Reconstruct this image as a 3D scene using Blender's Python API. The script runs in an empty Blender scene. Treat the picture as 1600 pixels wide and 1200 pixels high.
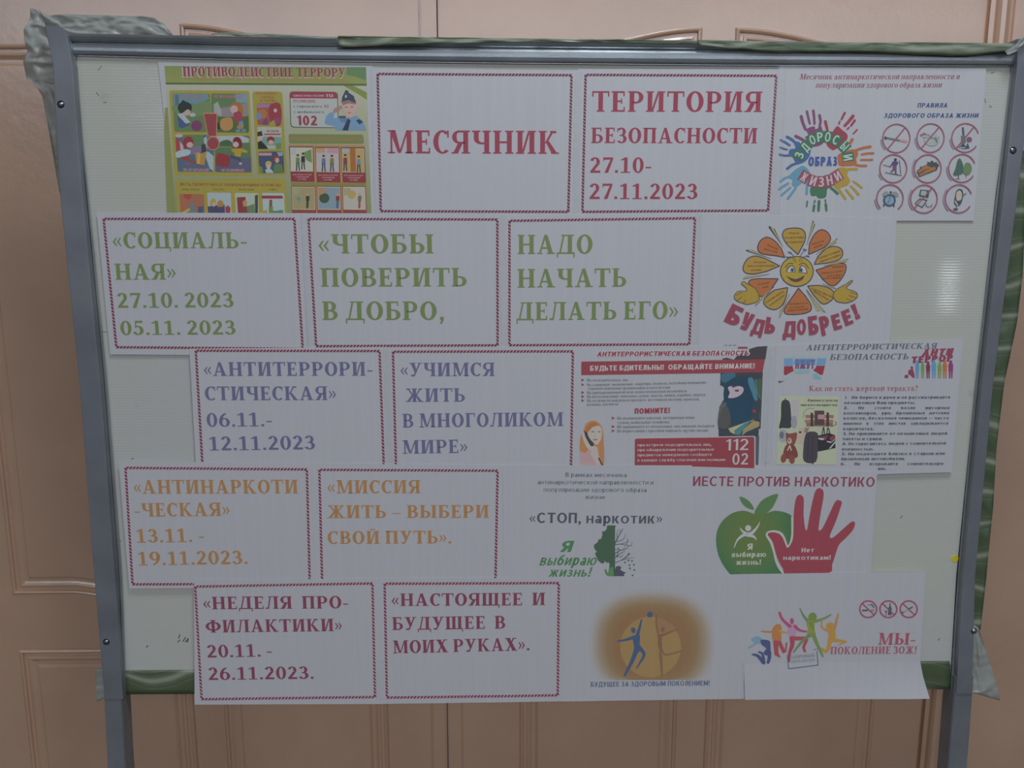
import bpy, bmesh, math, random
from mathutils import Vector, Matrix, geometry
from mathutils import noise as mnoise

random.seed(7)
sc = bpy.context.scene
COL = sc.collection
# ------------------------------------------------------------------ camera
W, H, F = 1600.0, 1200.0, 1202.0
cam_d = bpy.data.cameras.new('camera'); cam = bpy.data.objects.new('camera', cam_d); COL.objects.link(cam)
CAM = Vector((0.0, -1.10, 1.50))
PITCH, YAW = math.radians(9.2), math.radians(1.4)
cam.location = CAM
cam.rotation_euler = (math.pi / 2 - PITCH, 0.0, -YAW)
cam_d.sensor_width = 36.0; cam_d.lens = F / W * 36.0; cam_d.clip_start = 0.02; cam_d.clip_end = 60
sc.camera = cam
CR = cam.rotation_euler.to_matrix()
# ------------------------------------------------------------------ world, lamps, exposure
world = bpy.data.worlds.new('world'); sc.world = world; world.use_nodes = True
wb = world.node_tree.nodes['Background']; wb.inputs[0].default_value = (0.82, 0.88, 1.0, 1); wb.inputs[1].default_value = 0.19
def area(name, loc, target, size, energy, color, sy=None):
    d = bpy.data.lights.new(name, 'AREA'); d.energy = energy; d.color = color; d.size = size
    if sy: d.shape = 'RECTANGLE'; d.size_y = sy
    o = bpy.data.objects.new(name, d); COL.objects.link(o); o.location = loc
    o.rotation_euler = (Vector(target) - Vector(loc)).to_track_quat('-Z', 'Y').to_euler()
    return o
area('door_sheen_light', (0.1, -4.2, 3.1), (0.1, -4.2, 0.0), 7.6, 265, (0.84, 0.88, 1.0), 1.3)  # added, unseen: broad panel placed and sized to lay a sheen on the doors
area('door_sheen_light_far', (0.1, -7.6, 3.1), (0.1, -7.6, 0.0), 7.6, 240, (0.82, 0.88, 1.0), 1.8)  # second added panel further back, carries the sheen lower down the doors
area('ceiling_lamp_near', (0.34, -0.8, 3.1), (0.3, 0.1, 1.6), 0.45, 30, (0.82, 0.88, 1.0), 0.45)
# a small far window behind the viewer, mirrored in the glossy board
area('distant_window', (3.158, -4.2, 1.31), (0.64, 0.0, 1.45), 0.09, 1.3, (0.9, 0.95, 1.0), 0.12)
vs = sc.view_settings
vs.view_transform = 'Standard'; vs.look = 'None'; vs.gamma = 1.0; vs.use_curve_mapping = False; vs.exposure = -1.15

# ------------------------------------------------------------------ helpers
def at(px, py, Y=0.0):
    """the point of the vertical plane y = Y that the photograph shows at this pixel"""
    d = CR @ Vector(((px - W / 2) / F, -(py - H / 2) / F, -1.0))
    t = (Y - CAM.y) / d.y
    return CAM + d * t
def lin(c):
    c /= 255.0
    return c / 12.92 if c <= 0.04045 else ((c + 0.055) / 1.055) ** 2.4
def alb(rgb, white=(150, 155, 165), a=0.80):
    """surface colour of a thing seen as rgb where white paper is seen as `white`"""
    return tuple(min(0.95, max(0.004, lin(v) / lin(w) * a)) for v, w in zip(rgb, white))

def link(name, me, parent=None, mat=None):
    o = bpy.data.objects.new(name, me); COL.objects.link(o)
    if mat is not None and len(me.materials) == 0: me.materials.append(mat)
    if parent is not None: o.parent = parent
    return o
def empty(name, label, cat, loc, group=None):
    o = bpy.data.objects.new(name, None); COL.objects.link(o); o.location = loc; o.empty_display_size = 0.02
    o['label'] = label; o['category'] = cat
    if group: o['group'] = group
    return o
def reparent(o, p):
    o.parent = p; o.matrix_parent_inverse = Matrix.Translation(-p.location)
def tag(o, label, cat, group=None):
    o['label'] = label; o['category'] = cat
    if group: o['group'] = group
    return o

# ------------------------------------------------------------------ materials
def mat_base(name, rough=0.6, spec=0.5, metal=0.0, color=(0.5, 0.5, 0.5)):
    m = bpy.data.materials.new(name); m.use_nodes = True
    nt = m.node_tree; b = nt.nodes['Principled BSDF']
    b.inputs['Roughness'].default_value = rough; b.inputs['Specular IOR Level'].default_value = spec
    b.inputs['Metallic'].default_value = metal; b.inputs['Base Color'].default_value = (*color, 1)
    return m, nt, b
def ramp_noise(nt, c1, c2, scale, detail=4, lo=0.35, hi=0.65, stretch=None):
    tc = nt.nodes.new('ShaderNodeTexCoord'); src = tc.outputs['Object']
    if stretch:
        mp = nt.nodes.new('ShaderNodeMapping'); mp.inputs['Scale'].default_value = stretch
        nt.links.new(src, mp.inputs[0]); src = mp.outputs[0]
    n = nt.nodes.new('ShaderNodeTexNoise'); n.inputs['Scale'].default_value = scale; n.inputs['Detail'].default_value = detail
    nt.links.new(src, n.inputs['Vector'])
    r = nt.nodes.new('ShaderNodeValToRGB'); r.color_ramp.elements[0].position = lo; r.color_ramp.elements[1].position = hi
    r.color_ramp.elements[0].color = (*c1, 1); r.color_ramp.elements[1].color = (*c2, 1)
    nt.links.new(n.outputs['Fac'], r.inputs[0])
    return r, n, src
def add_bump(nt, b, height, dist, strength=1.0):
    bp = nt.nodes.new('ShaderNodeBump'); bp.inputs['Distance'].default_value = dist; bp.inputs['Strength'].default_value = strength
    nt.links.new(height, bp.inputs['Height']); nt.links.new(bp.outputs[0], b.inputs['Normal'])

def make_door_mat(name, c, var=0.06):
    m, nt, b = mat_base(name, 0.24, 1.0)
    b.inputs['Coat Weight'].default_value = 1.0; b.inputs['Coat Roughness'].default_value = 0.2
    r, n, src = ramp_noise(nt, tuple(v * (1 - var) for v in c), tuple(v * (1 + var) for v in c), 5.0)
    nt.links.new(r.outputs[0], b.inputs['Base Color'])
    n2 = nt.nodes.new('ShaderNodeTexNoise'); n2.inputs['Scale'].default_value = 60; n2.inputs['Detail'].default_value = 6
    nt.links.new(src, n2.inputs['Vector']); add_bump(nt, b, n2.outputs['Fac'], 0.0012, 0.5)
    return m
DOORC = (0.71, 0.46, 0.305)
M_DOOR = make_door_mat('peach_gloss_paint', DOORC)
M_WALL = make_door_mat('peach_wall_paint', (0.70, 0.46, 0.315))
M_FLOOR, _nt, _b = mat_base('floor_linoleum', 0.5, 0.4)
_r, _n, _s = ramp_noise(_nt, (0.11, 0.08, 0.058), (0.15, 0.115, 0.085), 12); _nt.links.new(_r.outputs[0], _b.inputs['Base Color'])

def make_metal(name, c, rough, metal=0.75):
    m, nt, b = mat_base(name, rough, 0.5, metal)
    r, n, src = ramp_noise(nt, tuple(v * .88 for v in c), tuple(v * 1.08 for v in c), 14, 5, stretch=(1, 1, 1))
    nt.links.new(r.outputs[0], b.inputs['Base Color'])
    n2 = nt.nodes.new('ShaderNodeTexNoise'); n2.inputs['Scale'].default_value = 240
    nt.links.new(src, n2.inputs['Vector']); add_bump(nt, b, n2.outputs['Fac'], 0.0002, 0.5)
    return m
M_POST = make_metal('grey_painted_steel', (0.28, 0.30, 0.325), 0.45, 0.25)
M_RAIL = make_metal('brushed_aluminium', (0.47, 0.52, 0.54), 0.30, 0.8)
M_SIDE = make_metal('dull_aluminium', (0.42, 0.45, 0.45), 0.42, 0.45)
M_SCREW = make_metal('screw_steel', (0.5, 0.52, 0.53), 0.22, 1.0)
M_DARK = mat_base('dark_gap', 0.9, 0.2, 0, (0.03, 0.032, 0.035))[0]

# corrugated plastic board face
M_BOARD, nt, b = mat_base('ribbed_white_plastic', 0.06, 0.35)
r, n, src = ramp_noise(nt, alb((147, 153, 149)), alb((146, 152, 157)), 3.2, 6)
nm = nt.nodes.new('ShaderNodeTexNoise'); nm.inputs['Scale'].default_value = 22; nm.inputs['Detail'].default_value = 8
nt.links.new(src, nm.inputs['Vector'])
rm = nt.nodes.new('ShaderNodeValToRGB'); rm.color_ramp.elements[0].position = 0.66; rm.color_ramp.elements[1].position = 0.75
rm.color_ramp.elements[0].color = (0, 0, 0, 1); rm.color_ramp.elements[1].color = (0.25, 0.25, 0.25, 1)
nt.links.new(nm.outputs['Fac'], rm.inputs[0])
mx = nt.nodes.new('ShaderNodeMixRGB'); mx.inputs[2].default_value = (0.36, 0.36, 0.33, 1)
nt.links.new(rm.outputs[0], mx.inputs[0]); nt.links.new(r.outputs[0], mx.inputs[1]); nt.links.new(mx.outputs[0], b.inputs['Base Color'])
wv = nt.nodes.new('ShaderNodeTexWave'); wv.wave_type = 'BANDS'; wv.bands_direction = 'Z'; wv.inputs['Scale'].default_value = 80.0
wv.inputs['Distortion'].default_value = 0.3
nt.links.new(src, wv.inputs['Vector']); add_bump(nt, b, wv.outputs['Fac'], 0.00005, 0.4)
rr = nt.nodes.new('ShaderNodeValToRGB'); rr.color_ramp.elements[0].color = (0.94, 0.945, 0.95, 1); rr.color_ramp.elements[1].color = (1.01, 1.01, 1.01, 1); rr.color_ramp.elements[1].position = 0.5
m2 = nt.nodes.new('ShaderNodeMixRGB'); m2.blend_type = 'MULTIPLY'; m2.inputs[0].default_value = 1
nt.links.new(wv.outputs['Fac'], rr.inputs[0]); nt.links.new(mx.outputs[0], m2.inputs[1]); nt.links.new(rr.outputs[0], m2.inputs[2]); nt.links.new(m2.outputs[0], b.inputs['Base Color'])

# printed paper: the print lies on the sheet, its colour per corner
def make_paper(name, attr):
    m, nt, b = mat_base(name, 0.5, 0.22)
    tc = nt.nodes.new('ShaderNodeTexCoord'); mp = nt.nodes.new('ShaderNodeMapping'); mp.inputs['Scale'].default_value = (160, 1, 5)
    n = nt.nodes.new('ShaderNodeTexNoise'); n.inputs['Scale'].default_value = 1.0; n.inputs['Detail'].default_value = 3
    nt.links.new(tc.outputs['Object'], mp.inputs[0]); nt.links.new(mp.outputs[0], n.inputs['Vector'])
    add_bump(nt, b, n.outputs['Fac'], 0.0005, 0.2)
    a = nt.nodes.new('ShaderNodeAttribute'); a.attribute_name = 'print_colour'
    r = nt.nodes.new('ShaderNodeValToRGB'); r.color_ramp.elements[0].position = 0.3; r.color_ramp.elements[1].position = 0.7
    r.color_ramp.elements[0].color = (0.975, 0.98, 0.98, 1); r.color_ramp.elements[1].color = (1.015, 1.015, 1.015, 1)
    nt.links.new(n.outputs['Fac'], r.inputs[0])
    mx = nt.nodes.new('ShaderNodeMixRGB'); mx.blend_type = 'MULTIPLY'; mx.inputs[0].default_value = 1
    nt.links.new(a.outputs['Color'], mx.inputs[1]); nt.links.new(r.outputs[0], mx.inputs[2]); nt.links.new(mx.outputs[0], b.inputs['Base Color'])
    return m
M_PRINT = make_paper('printed_paper', True)

def make_film(name, c1, c2, transp, rough=0.28, scale=14):
    m, nt, b = mat_base(name, rough, 0.5)
    tc = nt.nodes.new('ShaderNodeTexCoord')
    w = nt.nodes.new('ShaderNodeTexWave'); w.wave_type = 'RINGS'; w.inputs['Scale'].default_value = scale * .42
    w.inputs['Distortion'].default_value = 5; w.inputs['Detail'].default_value = 1.0; w.inputs['Detail Scale'].default_value = 1.2
    nt.links.new(tc.outputs['Object'], w.inputs['Vector'])
    r = nt.nodes.new('ShaderNodeValToRGB'); e = r.color_ramp.elements
    mid = tuple(a * .72 + q * .28 for a, q in zip(c1, c2))
    e[0].position = 0.0; e[0].color = (*c1, 1); e[1].position = 1.0; e[1].color = (*c2, 1)
    for ps, cc in ((0.45, tuple(a * 1.15 for a in c1)), (0.62, mid), (0.66, c1), (0.93, mid)): k = e.new(ps); k.color = (*cc, 1)
    nt.links.new(w.outputs['Fac'], r.inputs[0]); nt.links.new(r.outputs[0], b.inputs['Base Color'])
    n = nt.nodes.new('ShaderNodeTexNoise'); n.inputs['Scale'].default_value = 16; n.inputs['Detail'].default_value = 2
    nt.links.new(tc.outputs['Object'], n.inputs['Vector']); add_bump(nt, b, n.outputs['Fac'], 0.004, 0.35)
    if transp > 0:
        t = nt.nodes.new('ShaderNodeBsdfTransparent'); ms = nt.nodes.new('ShaderNodeMixShader'); ms.inputs[0].default_value = transp
        out = nt.nodes['Material Output']
        nt.links.new(b.outputs[0], ms.inputs[1]); nt.links.new(t.outputs[0], ms.inputs[2]); nt.links.new(ms.outputs[0], out.inputs[0])
    return m
M_GREEN = make_film('green_patterned_film', (0.115, 0.165, 0.085), (0.42, 0.47, 0.34), 0.0)
M_PALEGREEN = make_film('faded_green_film', (0.32, 0.42, 0.30), (0.55, 0.62, 0.50), 0.05)
M_TISSUE = make_film('pale_wrapping_film', (0.50, 0.55, 0.50), (0.68, 0.70, 0.66), 0.32, 0.35)
M_TAPE = make_film('clear_tape', (0.85, 0.88, 0.9), (0.9, 0.92, 0.94), 0.92, 0.10)

# ------------------------------------------------------------------ geometry helpers
def mesh(name, vs_, fs, mat, parent=None, smooth=False):
    me = bpy.data.meshes.new(name); me.from_pydata([tuple(v) for v in vs_], [], fs); me.update()
    if smooth:
        for p in me.polygons: p.use_smooth = True
    return link(name, me, parent, mat)
def prism(name, pts, Yf, Yb, mat, bevel=0.0015, anchor=None, segs=2):
    """an upright slab: outline given where its front face (y = Yf) is seen"""
    P = [at(x, y, anchor if anchor is not None else Yf) for x, y in pts]
    bm = bmesh.new()
    f = [bm.verts.new((p.x, Yf, p.z)) for p in P]; k = [bm.verts.new((p.x, Yb, p.z)) for p in P]
    n = len(P)
    bm.faces.new(f); bm.faces.new(list(reversed(k)))
    for i in range(n): bm.faces.new((f[i], k[i], k[(i + 1) % n], f[(i + 1) % n]))
    bmesh.ops.recalc_face_normals(bm, faces=bm.faces[:])
    if bevel: bmesh.ops.bevel(bm, geom=bm.edges[:], offset=bevel, segments=segs, affect='EDGES', profile=0.6)
    me = bpy.data.meshes.new(name); bm.to_mesh(me); bm.free()
    return link(name, me, None, mat)
def box(name, lo, hi, mat, bevel=0.0):
    bm = bmesh.new(); bmesh.ops.create_cube(bm, size=1.0)
    for v in bm.verts: v.co = Vector([lo[i] + (v.co[i] + 0.5) * (hi[i] - lo[i]) for i in range(3)])
    if bevel: bmesh.ops.bevel(bm, geom=bm.edges[:], offset=bevel, segments=2, affect='EDGES')
    me = bpy.data.meshes.new(name); bm.to_mesh(me); bm.free()
    return link(name, me, None, mat)
def lerp_poly(pts, t):
    """point at parameter t (0..1 along x order) of a polyline"""
    n = len(pts) - 1; s = min(n - 1e-9, max(0, t * n)); i = int(s); u = s - i
    return (pts[i][0] * (1 - u) + pts[i + 1][0] * u, pts[i][1] * (1 - u) + pts[i + 1][1] * u)
def sheetgrid(name, rows, nu, nv, mat, Y, disp, thick=0.0003, parent=None):
    """curved film: rows of control pixels, top to bottom; disp(u, v) is how far it stands towards the viewer"""
    vs_, fs = [], []
    for j in range(nv + 1):
        v = j / nv * (len(rows) - 1); a = min(len(rows) - 2, int(v)); q = v - a
        for i in range(nu + 1):
            p0 = lerp_poly(rows[a], i / nu); p1 = lerp_poly(rows[a + 1], i / nu)
            x, y = p0[0] * (1 - q) + p1[0] * q, p0[1] * (1 - q) + p1[1] * q
            vs_.append(at(x, y, Y - disp(i / nu, j / nv)))
    for j in range(nv):
        for i in range(nu):
            k = j * (nu + 1) + i
            fs.append((k, k + nu + 1, k + nu + 2, k + 1))
    o = mesh(name, vs_, fs, mat, parent, True)
    md = o.modifiers.new('thickness', 'SOLIDIFY'); md.thickness = thick; md.offset = -1
    return o
# ------------------------------------------------------------------ the setting
YD = 0.215            # face of the door leaves
def dx(px, py=1100): return at(px, py, YD).x
def dz(px, py): return at(px, py, YD).z
def struct(o): o['kind'] = 'structure'; return o

struct(box('floor', (-2.6, -5.0, -0.05), (2.6, 0.45, 0.0), M_FLOOR))
XL, XR = dx(-118), dx(1441)                 # outer edges of the two leaves
ZTOP = 2.32
struct(box('wall_right', (XR + 0.081, YD - 0.0045, 0.0), (2.6, YD + 0.23, 3.2), M_WALL))
struct(box('wall_left', (-2.6, YD - 0.0045, 0.0), (XL - 0.081, YD + 0.23, 3.2), M_WALL))
struct(box('wall_top', (XL - 0.081, YD - 0.0045, ZTOP + 0.078), (XR + 0.081, YD + 0.23, 3.2), M_WALL))
# door lining: stepped jamb on each side
def jamb(name, x0, sgn):
    prof = [(0.000, 0.010), (0.0035, 0.010), (0.004, 0.001), (0.012, 0.0005), (0.0135, -0.005), (0.017, -0.009), (0.024, -0.010), (0.030, -0.008), (0.033, -0.001),
            (0.040, 0.000), (0.042, -0.004), (0.078, -0.004), (0.078, 0.05), (0.0, 0.05)]
    vs_, fs = [], []
    for z in (0.0, ZTOP + 0.078):
        for a, d in prof: vs_.append((x0 + sgn * a, YD + d, z))
    n = len(prof)
    for i in range(n): fs.append((i, (i + 1) % n, n + (i + 1) % n, n + i))
    fs.append(tuple(range(n))); fs.append(tuple(range(2 * n - 1, n - 1, -1)))
    o = mesh(name, vs_, fs, M_DOOR)
    bm = bmesh.new(); bm.from_mesh(o.data); bmesh.ops.recalc_face_normals(bm, faces=bm.faces[:]); bm.to_mesh(o.data); bm.free()
    return struct(o)
jamb('trim_1', XR + 0.003, 1)
jamb('trim_2', XL - 0.003, -1)
struct(box('trim_3', (XL - 0.003, YD - 0.012, ZTOP + 0.004), (XR + 0.003, YD + 0.05, ZTOP + 0.078), M_DOOR, 0.004))

def panel_ring(name, shape, leaf):
    """a moulded door panel: a bead that runs round a raised field; shape(d) is its outline drawn in by d"""
    prof = [(0.0, 0.0005), (0.0015, 0.003), (0.004, 0.0045), (0.0065, 0.0035), (0.0085, -0.0015), (0.012, -0.002), (0.014, 0.002), (0.0175, 0.003), (0.021, 0.001), (0.024, -0.0005),
            (0.030, -0.0005)]
    vs_, fs = [], []; n = len(shape(0))
    for d, h in prof:
        for x, z in shape(d): vs_.append((x, YD - h - 0.0004, z))
    for k in range(len(prof) - 1):
        for i in range(n):
            fs.append((k * n + i, k * n + (i + 1) % n, (k + 1) * n + (i + 1) % n, (k + 1) * n + i))
    o = mesh(name, vs_, fs, M_DOOR)
    # raised field of the panel
    a = [(x, YD - 0.0006, z) for x, z in shape(0.0295)]; c = [(x, YD - 0.0042, z) for x, z in shape(0.034)]
    fs2 = [(i, (i + 1) % n, n + (i + 1) % n, n + i) for i in range(n)]
    fs2 += [tuple(n + q for q in t) for t in geometry.tessellate_polygon([[Vector((p[0], p[2], 0)) for p in c]])]
    f = mesh('raised_field', a + c, fs2, M_DOOR)
    for ob in (o, f):
        bm = bmesh.new(); bm.from_mesh(ob.data); bmesh.ops.recalc_face_normals(bm, faces=bm.faces[:])
        if sum(fc.normal.y * fc.calc_area() for fc in bm.faces) > 0: bmesh.ops.reverse_faces(bm, faces=bm.faces[:])
        bm.to_mesh(ob.data); bm.free()
    o.parent = leaf; f.parent = o
    return o
def upper_panel(x0, x1, rising_right, zb, zt_low, zt_high):
    def curve(x):                      # 0 at the outer side, 1 at the middle of the leaf
        t = (x - x0) / (x1 - x0); t = t if rising_right else 1 - t
        s = min(1, max(0, (t - 0.36) / 0.64)); return s * s * (3 - 2 * s) * 0.3 + math.sin(s * math.pi / 2) * 0.7
    def shape(d):
        n = 25; xs = [x0 + d + (x1 - x0 - 2 * d) * i / n for i in range(n + 1)]
        return [(x, zb - 0.022 * curve(x) + d) for x in xs] + [(x, zt_low + (zt_high - zt_low) * curve(x) - d) for x in reversed(xs)]
    return shape
def lower_panel(x0, x1, z0, z1):
    return lambda d: [(x0 + d, z0 + d), (x1 - d, z0 + d), (x1 - d, z1 - d), (x0 + d, z1 - d)]
ZU0, ZUL, ZUH = dz(60, 928), dz(20, 69), dz(1090, 43)
ZL1, ZL0 = dz(60, 1014), 0.24
def leaf(name, xa, xb, pans):
    o = box(name, (xa, YD, 0.008), (xb, YD + 0.04, ZTOP), M_DOOR, 0.002); struct(o)
    for k, (p0, p1) in enumerate(pans):
        panel_ring('panel', upper_panel(dx(p0), dx(p1), k == 0, ZU0, ZUL, ZUH), o)
        panel_ring('panel', lower_panel(dx(p0), dx(p1), ZL0, ZL1), o)
    return o
lf = leaf('door_1', XL, dx(698), [(40, 303), (350, 606)])
rf = leaf('door_2', dx(699.5), XR, [(812, 1058), (1103, 1366)])
a1 = box('meeting_strip', (dx(675), YD - 0.007, 0.01), (dx(698), YD + 0.001, ZTOP - 0.005), M_DOOR, 0.0025); a1.parent = lf
a2 = box('meeting_strip', (dx(700), YD - 0.0045, 0.01), (dx(722), YD + 0.001, ZTOP - 0.005), M_DOOR, 0.002); a2.parent = rf

# ------------------------------------------------------------------ the stand with its board
stand = empty('notice_board_stand', 'free-standing grey metal frame on two posts holding a ribbed white board', 'notice board', (0.02, 0.0, 0.0))
def sp(o, par=None):
    if par is None: reparent(o, stand)
    else: o.parent = par
    return o
YP = -0.013           # front of the posts
LP_out = [(70, 41), (82, 100), (93, 300), (124, 600), (147, 900), (163, 1093)]
LP_in = [(104, 52), (113, 100), (128, 300), (156, 600), (179, 900), (192, 1093)]
post_l = sp(prism('post', [(74, 40), (92, 41), (102, 46), (104, 52)] + LP_in[1:] + LP_out[::-1], YP, 0.022, M_POST, 0.0012))
post_l['label'] = 'left-hand dark grey post'
RP_in = [(1590, 60), (1590, 100), (1569, 300), (1535, 600), (1505, 900), (1494, 1085)]
RP_out = [(1619, 60), (1615, 100), (1591, 300), (1552, 600), (1524, 900), (1519, 1085)]
post_r = sp(prism('post', RP_in[::-1] + RP_out, YP, 0.022, M_POST, 0.0012))
post_r['label'] = 'right-hand dark grey post'
# lower legs slide into the posts and go down to feet on the floor
def leg(pt_a, pt_b, tgt):
    a0, a1 = at(*pt_a[0], YP + 0.002), at(*pt_a[1], YP + 0.002)
    b0, b1 = at(*pt_b[0], YP + 0.002), at(*pt_b[1], YP + 0.002)
    def ext(p, q, z): t = (z - p.z) / (q.z - p.z); return p.x + (q.x - p.x) * t * 0.35 + 0 * t
    xb0 = a0.x + (b0.x - a0.x) * 1.2; xb1 = a1.x + (b1.x - a1.x) * 1.2
    bm = bmesh.new(); Yf, Yb = YP + 0.002, 0.018
    rows = [(a0.x, a1.x, a0.z + 0.03), (b0.x, b1.x, b0.z), (xb0, xb1, 0.02)]
    ring = []
    for x0, x1, z in rows: ring.append([bm.verts.new(c) for c in ((x0, Yf, z), (x1, Yf, z), (x1, Yb, z), (x0, Yb, z))])
    for r0, r1 in zip(ring, ring[1:]):
        for i in range(4): bm.faces.new((r0[i], r0[(i + 1) % 4], r1[(i + 1) % 4], r1[i]))
    bm.faces.new(ring[0]); bm.faces.new(ring[-1][::-1])
    bmesh.ops.recalc_face_normals(bm, faces=bm.faces[:])
    bmesh.ops.bevel(bm, geom=bm.edges[:], offset=0.001, segments=2, affect='EDGES')
    me = bpy.data.meshes.new('leg'); bm.to_mesh(me); bm.free()
    o = sp(link('leg', me, None, M_POST))
    xc = (xb0 + xb1) / 2
    ft = box('foot', (xc - 0.02, -0.26, 0.0), (xc + 0.02, 0.19, 0.024), M_POST, 0.003); sp(ft)
    return o
leg([(164, 1090), (191, 1090)], [(168, 1200), (196, 1200)], None)
leg([(1490, 1085), (1519, 1085)], [(1481, 1200), (1511, 1200)], None)

panel = sp(prism('board_panel', [(105, 60), (1588, 72), (1556, 300), (1524, 600), (1494, 900), (1484, 1075), (189, 1083), (184, 900), (160, 600), (133, 300)], 0.0, 0.006, M_BOARD, 0))
panel['label'] = 'ribbed white plastic board face'
back = sp(prism('back_sheet', [(112, 62), (1584, 74), (1484, 1070), (189, 1078)], 0.0075, 0.010, M_SIDE, 0))

def band(name, top, bot, prof, mat, n=48, Yb=0.012):
    vs_, fs = [], []; m = len(prof)
    for i in range(n + 1):
        a, c = lerp_poly(top, i / n), lerp_poly(bot, i / n)
        for t, d in prof: vs_.append(at(a[0] + (c[0] - a[0]) * t, a[1] + (c[1] - a[1]) * t, -d))
    for i in range(n):
        for j in range(m):
            k = i * m; l = (j + 1) % m; fs.append((k + j, k + l, k + m + l, k + m + j))
    fs.append(tuple(range(m - 1, -1, -1))); fs.append(tuple(n * m + j for j in range(m)))
    o = mesh(name, vs_, fs, mat)
    bm = bmesh.new(); bm.from_mesh(o.data); bmesh.ops.recalc_face_normals(bm, faces=bm.faces[:]); bm.to_mesh(o.data); bm.free()
    return o
def seg(pts, k=6):
    """resample so that lerp_poly moves evenly"""
    L = [0]
    for a, c in zip(pts, pts[1:]): L.append(L[-1] + math.hypot(c[0] - a[0], c[1] - a[1]))
    out = []
    for i in range(k + 1):
        s = L[-1] * i / k; j = 0
        while j < len(pts) - 2 and L[j + 1] < s: j += 1
        u = (s - L[j]) / (L[j + 1] - L[j]); out.append((pts[j][0] * (1 - u) + pts[j + 1][0] * u, pts[j][1] * (1 - u) + pts[j + 1][1] * u))
    return out
railprof = [(0.0, -0.012), (0.0, 0.004), (0.03, 0.006), (0.12, 0.0078), (0.25, 0.0065), (0.36, 0.0032), (0.40, 0.0015), (0.41, -0.001), (0.435, -0.001), (0.445, 0.0045),
            (0.52, 0.0062), (0.62, 0.0068), (0.75, 0.0066), (0.88, 0.0058), (0.945, 0.0048), (0.955, 0.0015), (0.975, 0.0012), (0.98, 0.003), (1.0, 0.003), (1.0, -0.012)]
rail = band('top_rail', seg([(103, 52), (400, 57), (800, 60), (1200, 64), (1588, 70)], 16),
            seg([(116, 87), (400, 94), (800, 99), (1200, 102.5), (1584, 103.5)], 16), railprof, M_RAIL)
sp(rail); rail['label'] = 'brushed aluminium rail with a groove along it'
sideprof = [(0.0, -0.004), (0.0, 0.0035), (0.12, 0.005), (0.45, 0.0052), (0.55, 0.0015), (0.62, 0.0010), (0.66, 0.0035), (0.94, 0.0035), (1.0, 0.002), (1.0, -0.001)]
sl = band('side_rail', seg([(105, 80), (121, 200), (130, 300), (157, 600), (180, 900), (188, 1084)], 20), seg([(118, 84), (128, 200), (138, 300), (168, 600), (191, 900), (197, 1084)], 20), sideprof, M_SIDE)
sr = band('side_rail', seg([(1590, 82), (1568, 300), (1534, 600), (1504, 900), (1494, 1078)], 20), seg([(1581, 100), (1557, 300), (1524, 600), (1496, 900), (1485, 1078)], 20), sideprof, M_SIDE)
sp(sl); sp(sr)
br = sp(prism('bottom_rail', [(188, 1052), (1486, 1038), (1485, 1076), (190, 1084)], -0.0015, 0.012, M_SIDE, 0.001))

def screw(px, py, r, parent, Y):
    p = at(px, py, Y); bm = bmesh.new()
    prof = [(0.0, r * .62), (r * .55, r * .56), (r * .9, r * .3), (r, 0.0), (r * 1.35, -0.0), (r * 1.35, -0.0008)]
    n = 16; rings = []
    for rr, h in prof:
        rings.append([bm.verts.new((p.x + rr * math.cos(6.2832 * i / n), Y - h, p.z + rr * math.sin(6.2832 * i / n))) for i in range(n)] if rr > 0 else [bm.verts.new((p.x, Y - h, p.z))])
    for a, c in zip(rings, rings[1:]):
        for i in range(n):
            if len(a) == 1: bm.faces.new((a[0], c[i], c[(i + 1) % n]))
            else: bm.faces.new((a[i], c[i], c[(i + 1) % n], a[(i + 1) % n]))
    bmesh.ops.recalc_face_normals(bm, faces=bm.faces[:])
    me = bpy.data.meshes.new('screw'); bm.to_mesh(me); bm.free()
    for q in me.polygons: q.use_smooth = True
    o = link('screw', me, None, M_SCREW); o.parent = parent
    # cross slot
    s = box('slot', (p.x - r * .5, Y - r * .66, p.z - r * .1), (p.x + r * .5, Y - r * .5, p.z + r * .1), M_DARK)
    me2 = s.data; bm = bmesh.new(); bm.from_mesh(me2); bmesh.ops.rotate(bm, verts=bm.verts[:], cent=(p.x, Y, p.z), matrix=Matrix.Rotation(0.6, 3, 'Y')); bm.to_mesh(me2); bm.free()
    s.name = 'slot'; s.parent = o
    # keep within thing > part > sub-part: the slot belongs to the post directly
    s.parent = parent
    return o
for q in ((95, 163, post_l), (166, 1003, post_l), (1522, 986, post_r), (1583, 235, post_r)):
    screw(q[0], q[1], 0.0036, q[2], YP)
# ------------------------------------------------------------------ printed sheets
CELL = 0.010
_rs = random.Random(3)
_wav = [(_rs.uniform(25, 60), _rs.uniform(0, 6.28), _rs.uniform(0.00006, 0.00016)) for _ in range(5)]
def ripple_at(k, ph):
    x = k * CELL
    return sum(a * math.sin(w * x + p + ph) for w, p, a in _wav)
def clip_x(poly, xa, keep_gt):
    out = []; n = len(poly)
    for i in range(n):
        p, q = poly[i], poly[(i + 1) % n]
        pin = (p[0] >= xa) if keep_gt else (p[0] <= xa); qin = (q[0] >= xa) if keep_gt else (q[0] <= xa)
        if pin: out.append(p)
        if pin != qin:
            t = (xa - p[0]) / (q[0] - p[0])
            out.append((xa, p[1] + (q[1] - p[1]) * t, mixc(p[2], q[2], t)))
    return out
def mixc(a, b_, t):
    return a if a is b_ else tuple(x + (y - x) * t for x, y in zip(a, b_))
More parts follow.
